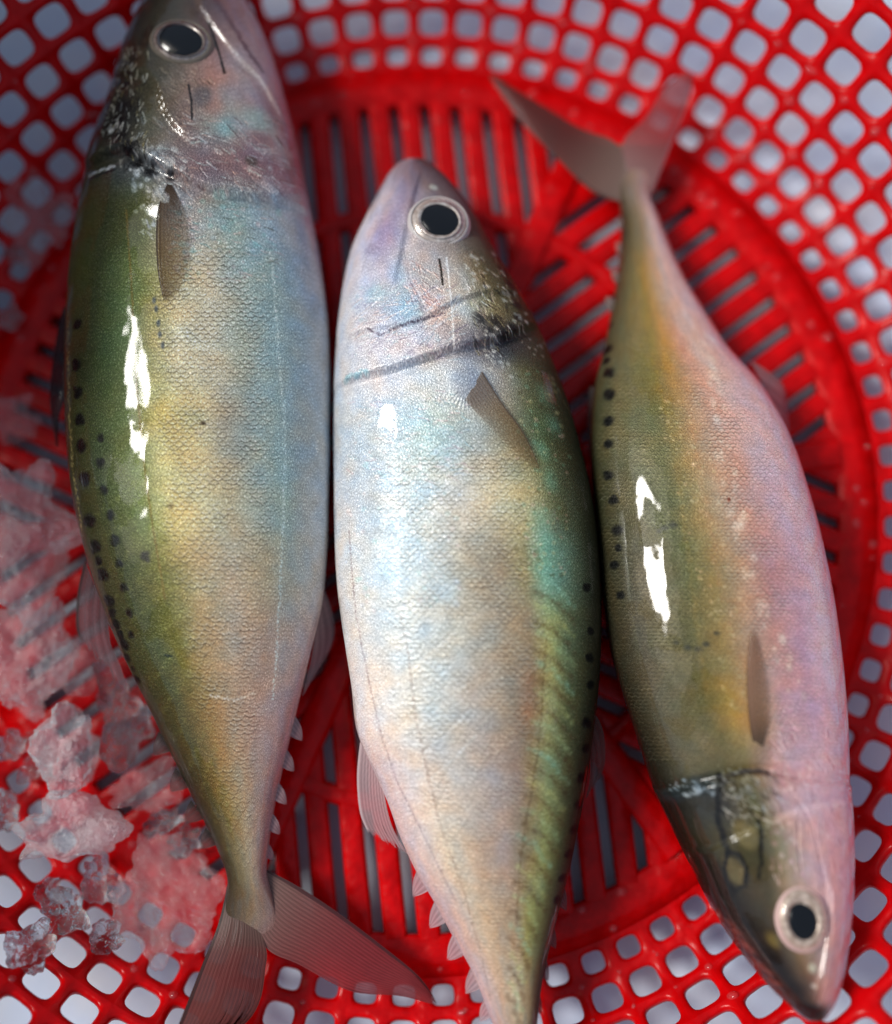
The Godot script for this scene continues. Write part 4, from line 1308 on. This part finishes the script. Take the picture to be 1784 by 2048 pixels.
	stroke(f, f.hgt, [[1660, 1780], [1662, 1840], [1656, 1900], [1646, 1960], [1634, 2012]], 4, Color(0, 0, 0, 0.8), 0.2)
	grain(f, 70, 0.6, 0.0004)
	var base := Vector3(f.surf(PI / 2, 1250).x, 0.002, f.surf(PI / 2, 1250).z)
	var o := thing("mackerel", "pink bellied mackerel lying head to tail with the other fish, snout on the mesh wall", "fish", base, "mackerel in the red basket")
	part("body", body_mesh(f, [[[[1280, 1600], [1440, 1560], [1520, 1546], [1600, 1560], [1700, 1570]], 0.0022, -1.0, 1750], [[[1420, 1700], [1500, 1660], [1600, 1620], [1700, 1600]], 0.0006, -1.0, 1800], [[[1740, 1648], [1800, 1658], [1880, 1652], [1960, 1638], [2015, 1624]], 0.0006, -1.0, 1880, 1]], [[1603, 1838, 50, -0.0009], [1510, 1490, 34, 0.0006]]), skin(f, wet_film(5, 80.0)), o, base)
	eye(f, 1604, 1838, 44, 56, 0.1, 0.65, Vector2(-0.02, 0.1), iris_mat([244, 226, 208]), rgb8([206, 176, 170]), o, base)
	var h := func(x: float, y: float) -> float: return f.surf(f.find(x, y).x, f.find(x, y).y).y + 0.00035
	fin("pectoral_fin", [[1510, 1506, h.call(1510, 1506)], [1498, 1440, h.call(1498, 1440) + 0.0003], [1494, 1340, h.call(1494, 1340) + 0.0003], [1502, 1254, h.call(1502, 1254)]], [[1524, 1500, h.call(1524, 1500)], [1538, 1430, h.call(1538, 1430) + 0.0006], [1530, 1340, h.call(1530, 1340) + 0.0004], [1512, 1262, h.call(1512, 1262)]], 16, Color(0.12, 0.09, 0.06, 0.97), Color(0.42, 0.26, 0.17, 0.82), o, base, 0.0002, 0.14, Color(0.10, 0.07, 0.05, 1.0), 23, 0.45)
	fin("anal_fin", [[1500, 720, 0.012], [1560, 762, 0.009], [1574, 800, 0.008], [1576, 830, 0.008]], [[1558, 830, 0.016], [1566, 840, 0.013], [1572, 850, 0.012], [1580, 870, 0.012]], 8, Color(0.6, 0.35, 0.36, 0.9), Color(0.55, 0.25, 0.28, 0.75), o, base, 0.0, 0.1, Color(0, 0, 0, 0), 24)
	fin("dorsal_fin", [[1188, 960, 0.016], [1178, 900, 0.013], [1174, 830, 0.011], [1180, 770, 0.011]], [[1196, 900, 0.018], [1192, 850, 0.016], [1190, 810, 0.014], [1190, 770, 0.013]], 6, Color(0.25, 0.24, 0.20, 0.9), Color(0.22, 0.2, 0.18, 0.75), o, base, 0.0, 0.1, Color(0, 0, 0, 0), 25)
	var i := 0
	for q in [[1244, 470, -8, -34, -16], [1240, 520, -9, -36, -18], [1232, 575, -10, -36, -18], [1220, 630, -10, -36, -18]]:
		finlet(f, q[0], q[1], q[2], q[3], q[4], 0.009 + i * 0.001, Color(0.22, 0.20, 0.17, 0.95), Color(0.3, 0.24, 0.22, 0.75), o, base, 60 + i)
		i += 1
	fin("tail_lobe", [[1240, 404, 0.0095], [1180, 380, 0.0100], [1110, 312, 0.0100], [1040, 240, 0.0090], [976, 150, 0.0080]], [[1262, 380, 0.0105], [1235, 290, 0.0110], [1160, 256, 0.0100], [1075, 205, 0.0090], [982, 148, 0.0080]], 30, Color(0.30, 0.22, 0.18, 0.97), Color(0.13, 0.04, 0.036, 0.92), o, base, 0.0006, 0.06, Color(0.14, 0.07, 0.06, 1.0), 26)
	fin("tail_lobe", [[1300, 396, 0.0095], [1322, 340, 0.0100], [1350, 270, 0.0110], [1376, 205, 0.0130], [1388, 148, 0.0150]], [[1262, 380, 0.0105], [1245, 290, 0.0110], [1290, 236, 0.0110], [1330, 175, 0.0130], [1372, 142, 0.0150]], 28, Color(0.42, 0.28, 0.26, 0.97), Color(0.40, 0.07, 0.08, 0.8), o, base, 0.0006, 0.08, Color(0.35, 0.14, 0.16, 1.0), 27)


func all_ice() -> void:
	var sg := "small lumps of ice"
	ice(44, 1052, 112, 146, 0.25, 0.016, 0.0012, "ice_frost", 1.0, 101, "largest granular ice slab beside the dorsal fin of the long spotted mackerel")
	ice(92, 440, 58, 84, 0.2, 0.006, 0.0012, "ice_cloudy", 1.0, 102, "crushed ice patch beside the shoulder of the long spotted mackerel")
	ice(28, 838, 46, 40, 0.0, 0.007, 0.0012, "ice_cloudy", 1.0, 103, "thin frosty ice piece just above the largest granular slab")
	ice(48, 1325, 76, 104, -0.15, 0.013, 0.0012, "ice_frost", 1.0, 104, "reddish granular ice chunk directly below the largest slab")
	ice(157, 1332, 42, 56, 0.1, 0.013, 0.0012, "ice_cloudy", 0.3, 105, "smooth rounded ice cube touching the second dorsal fin")
	ice(246, 1415, 34, 84, 0.45, 0.008, 0.0012, "ice_clear", 0.9, 106, "long thin glassy ice sliver along the back of the long spotted mackerel")
	ice(146, 1496, 56, 80, 0.15, 0.015, 0.0012, "ice_white", 0.8, 107, "ragged whitish ice chunk standing between two rounder pieces")
	ice(240, 1488, 32, 50, 0.0, 0.012, 0.0012, "ice_clear", 0.25, 108, "smooth egg shaped clear ice piece next to the ragged whitish chunk")
	ice(292, 1574, 66, 48, 0.2, 0.008, 0.0012, "ice_cloudy", 0.7, 109, "wide clear ice piece wedged against the tail stalk")
	ice(144, 1655, 94, 60, 0.12, 0.015, 0.0012, "ice_white", 0.55, 110, "big milky ice block with a smooth rounded corner")
	ice(345, 1785, 88, 108, -0.2, 0.009, 0.0012, "ice_cloudy", 0.85, 111, "broad transparent ice sheet pressed against the tail of the long fish")
	for q in [[20, 1492, 26, 26, 120, "grey clear ice lump between the reddish granular chunk and the milky block"], [6, 1612, 30, 44, 121, "clear ice lump cut by the picture edge beside the milky block"], [372, 1678, 28, 26, 122, "little ice lump on top of the broad transparent sheet"], [206, 1758, 32, 42, 123, "glassy ice lump over a mesh hole under the milky block"], [130, 1822, 38, 42, 124, "clear ice lump in the row of mesh holes below the glassy lump"], [212, 1876, 30, 30, 125, "round ice ball sitting in a mesh hole by the transparent sheet"], [62, 1892, 46, 42, 126, "lowest clear ice piece lying on the open mesh wall"], [70, 1540, 30, 22, 127, "thin ice chip above the milky block"], [330, 1640, 34, 20, 128, "flat ice chip between the wide clear piece and the transparent sheet"], [20, 640, 26, 20, 129, "tiny ice chip on the bare floor band below the crushed ice patch"], [36, 510, 20, 20, 130, "tiny ice chip at the lower corner of the crushed ice patch"], [100, 1790, 24, 30, 131, "slim ice chip leaning on the clear lump over the mesh"]]:
		ice(q[0], q[1], q[2], q[3], 0.3, minf(q[2], q[3]) * 0.00021, 0.0012, "ice_clear", 0.6, q[4], q[5], sg)
	drops()


func drops() -> void:
	# beads of meltwater on the wet plastic
	var bead := lathe([[1.0, 0.0], [0.94, 0.2], [0.78, 0.4], [0.5, 0.53], [0.2, 0.58], [0.001, 0.6]], 14, 1.0, 1.0)
	var st := SurfaceTool.new()
	var rr := RandomNumberGenerator.new()
	rr.seed = 99
	for n in 260:
		var ang := rr.randf() * TAU
		var at := Vector3.ZERO
		var up := Vector3.UP
		if n % 3 == 0:
			var rad := rr.randf_range(0.1135, 0.1215)
			at = Vector3(cos(ang) * rad, 0.0001 + 0.0004 * smoothstep(0.117, 0.1226, rad), sin(ang) * rad)
		else:
			var rows := [0.0085, 0.0178, 0.0276, 0.0378]
			var a: float = rows[rr.randi() % 4] + rr.randf_range(-0.0006, 0.0006)
			var k := roundf(ang / (TAU / 82.0)) + 0.5
			ang = k * TAU / 82.0 - 0.013 + rr.randf_range(-0.006, 0.006)
			at = wall_at(a, ang, 0.00052)
			up = (wall_at(a, ang, 0.002) - at).normalized()
		var s := rr.randf_range(0.0004, 0.0013)
		var side := up.cross(Vector3(0.3, 0.1, 0.9)).normalized()
		var b := Basis(side * s * rr.randf_range(0.8, 1.6), up * s * 0.6, side.cross(up) * s)
		st.append_from(bead, 0, Transform3D(b, BC + at))
	var o := MeshInstance3D.new()
	o.name = "water_drops"
	o.mesh = st.commit()
	o.material_override = M.water
	o.set_meta("kind", "stuff")
	o.set_meta("label", "beads of meltwater on the red plastic")
	o.set_meta("category", "water")
	add_child(o)
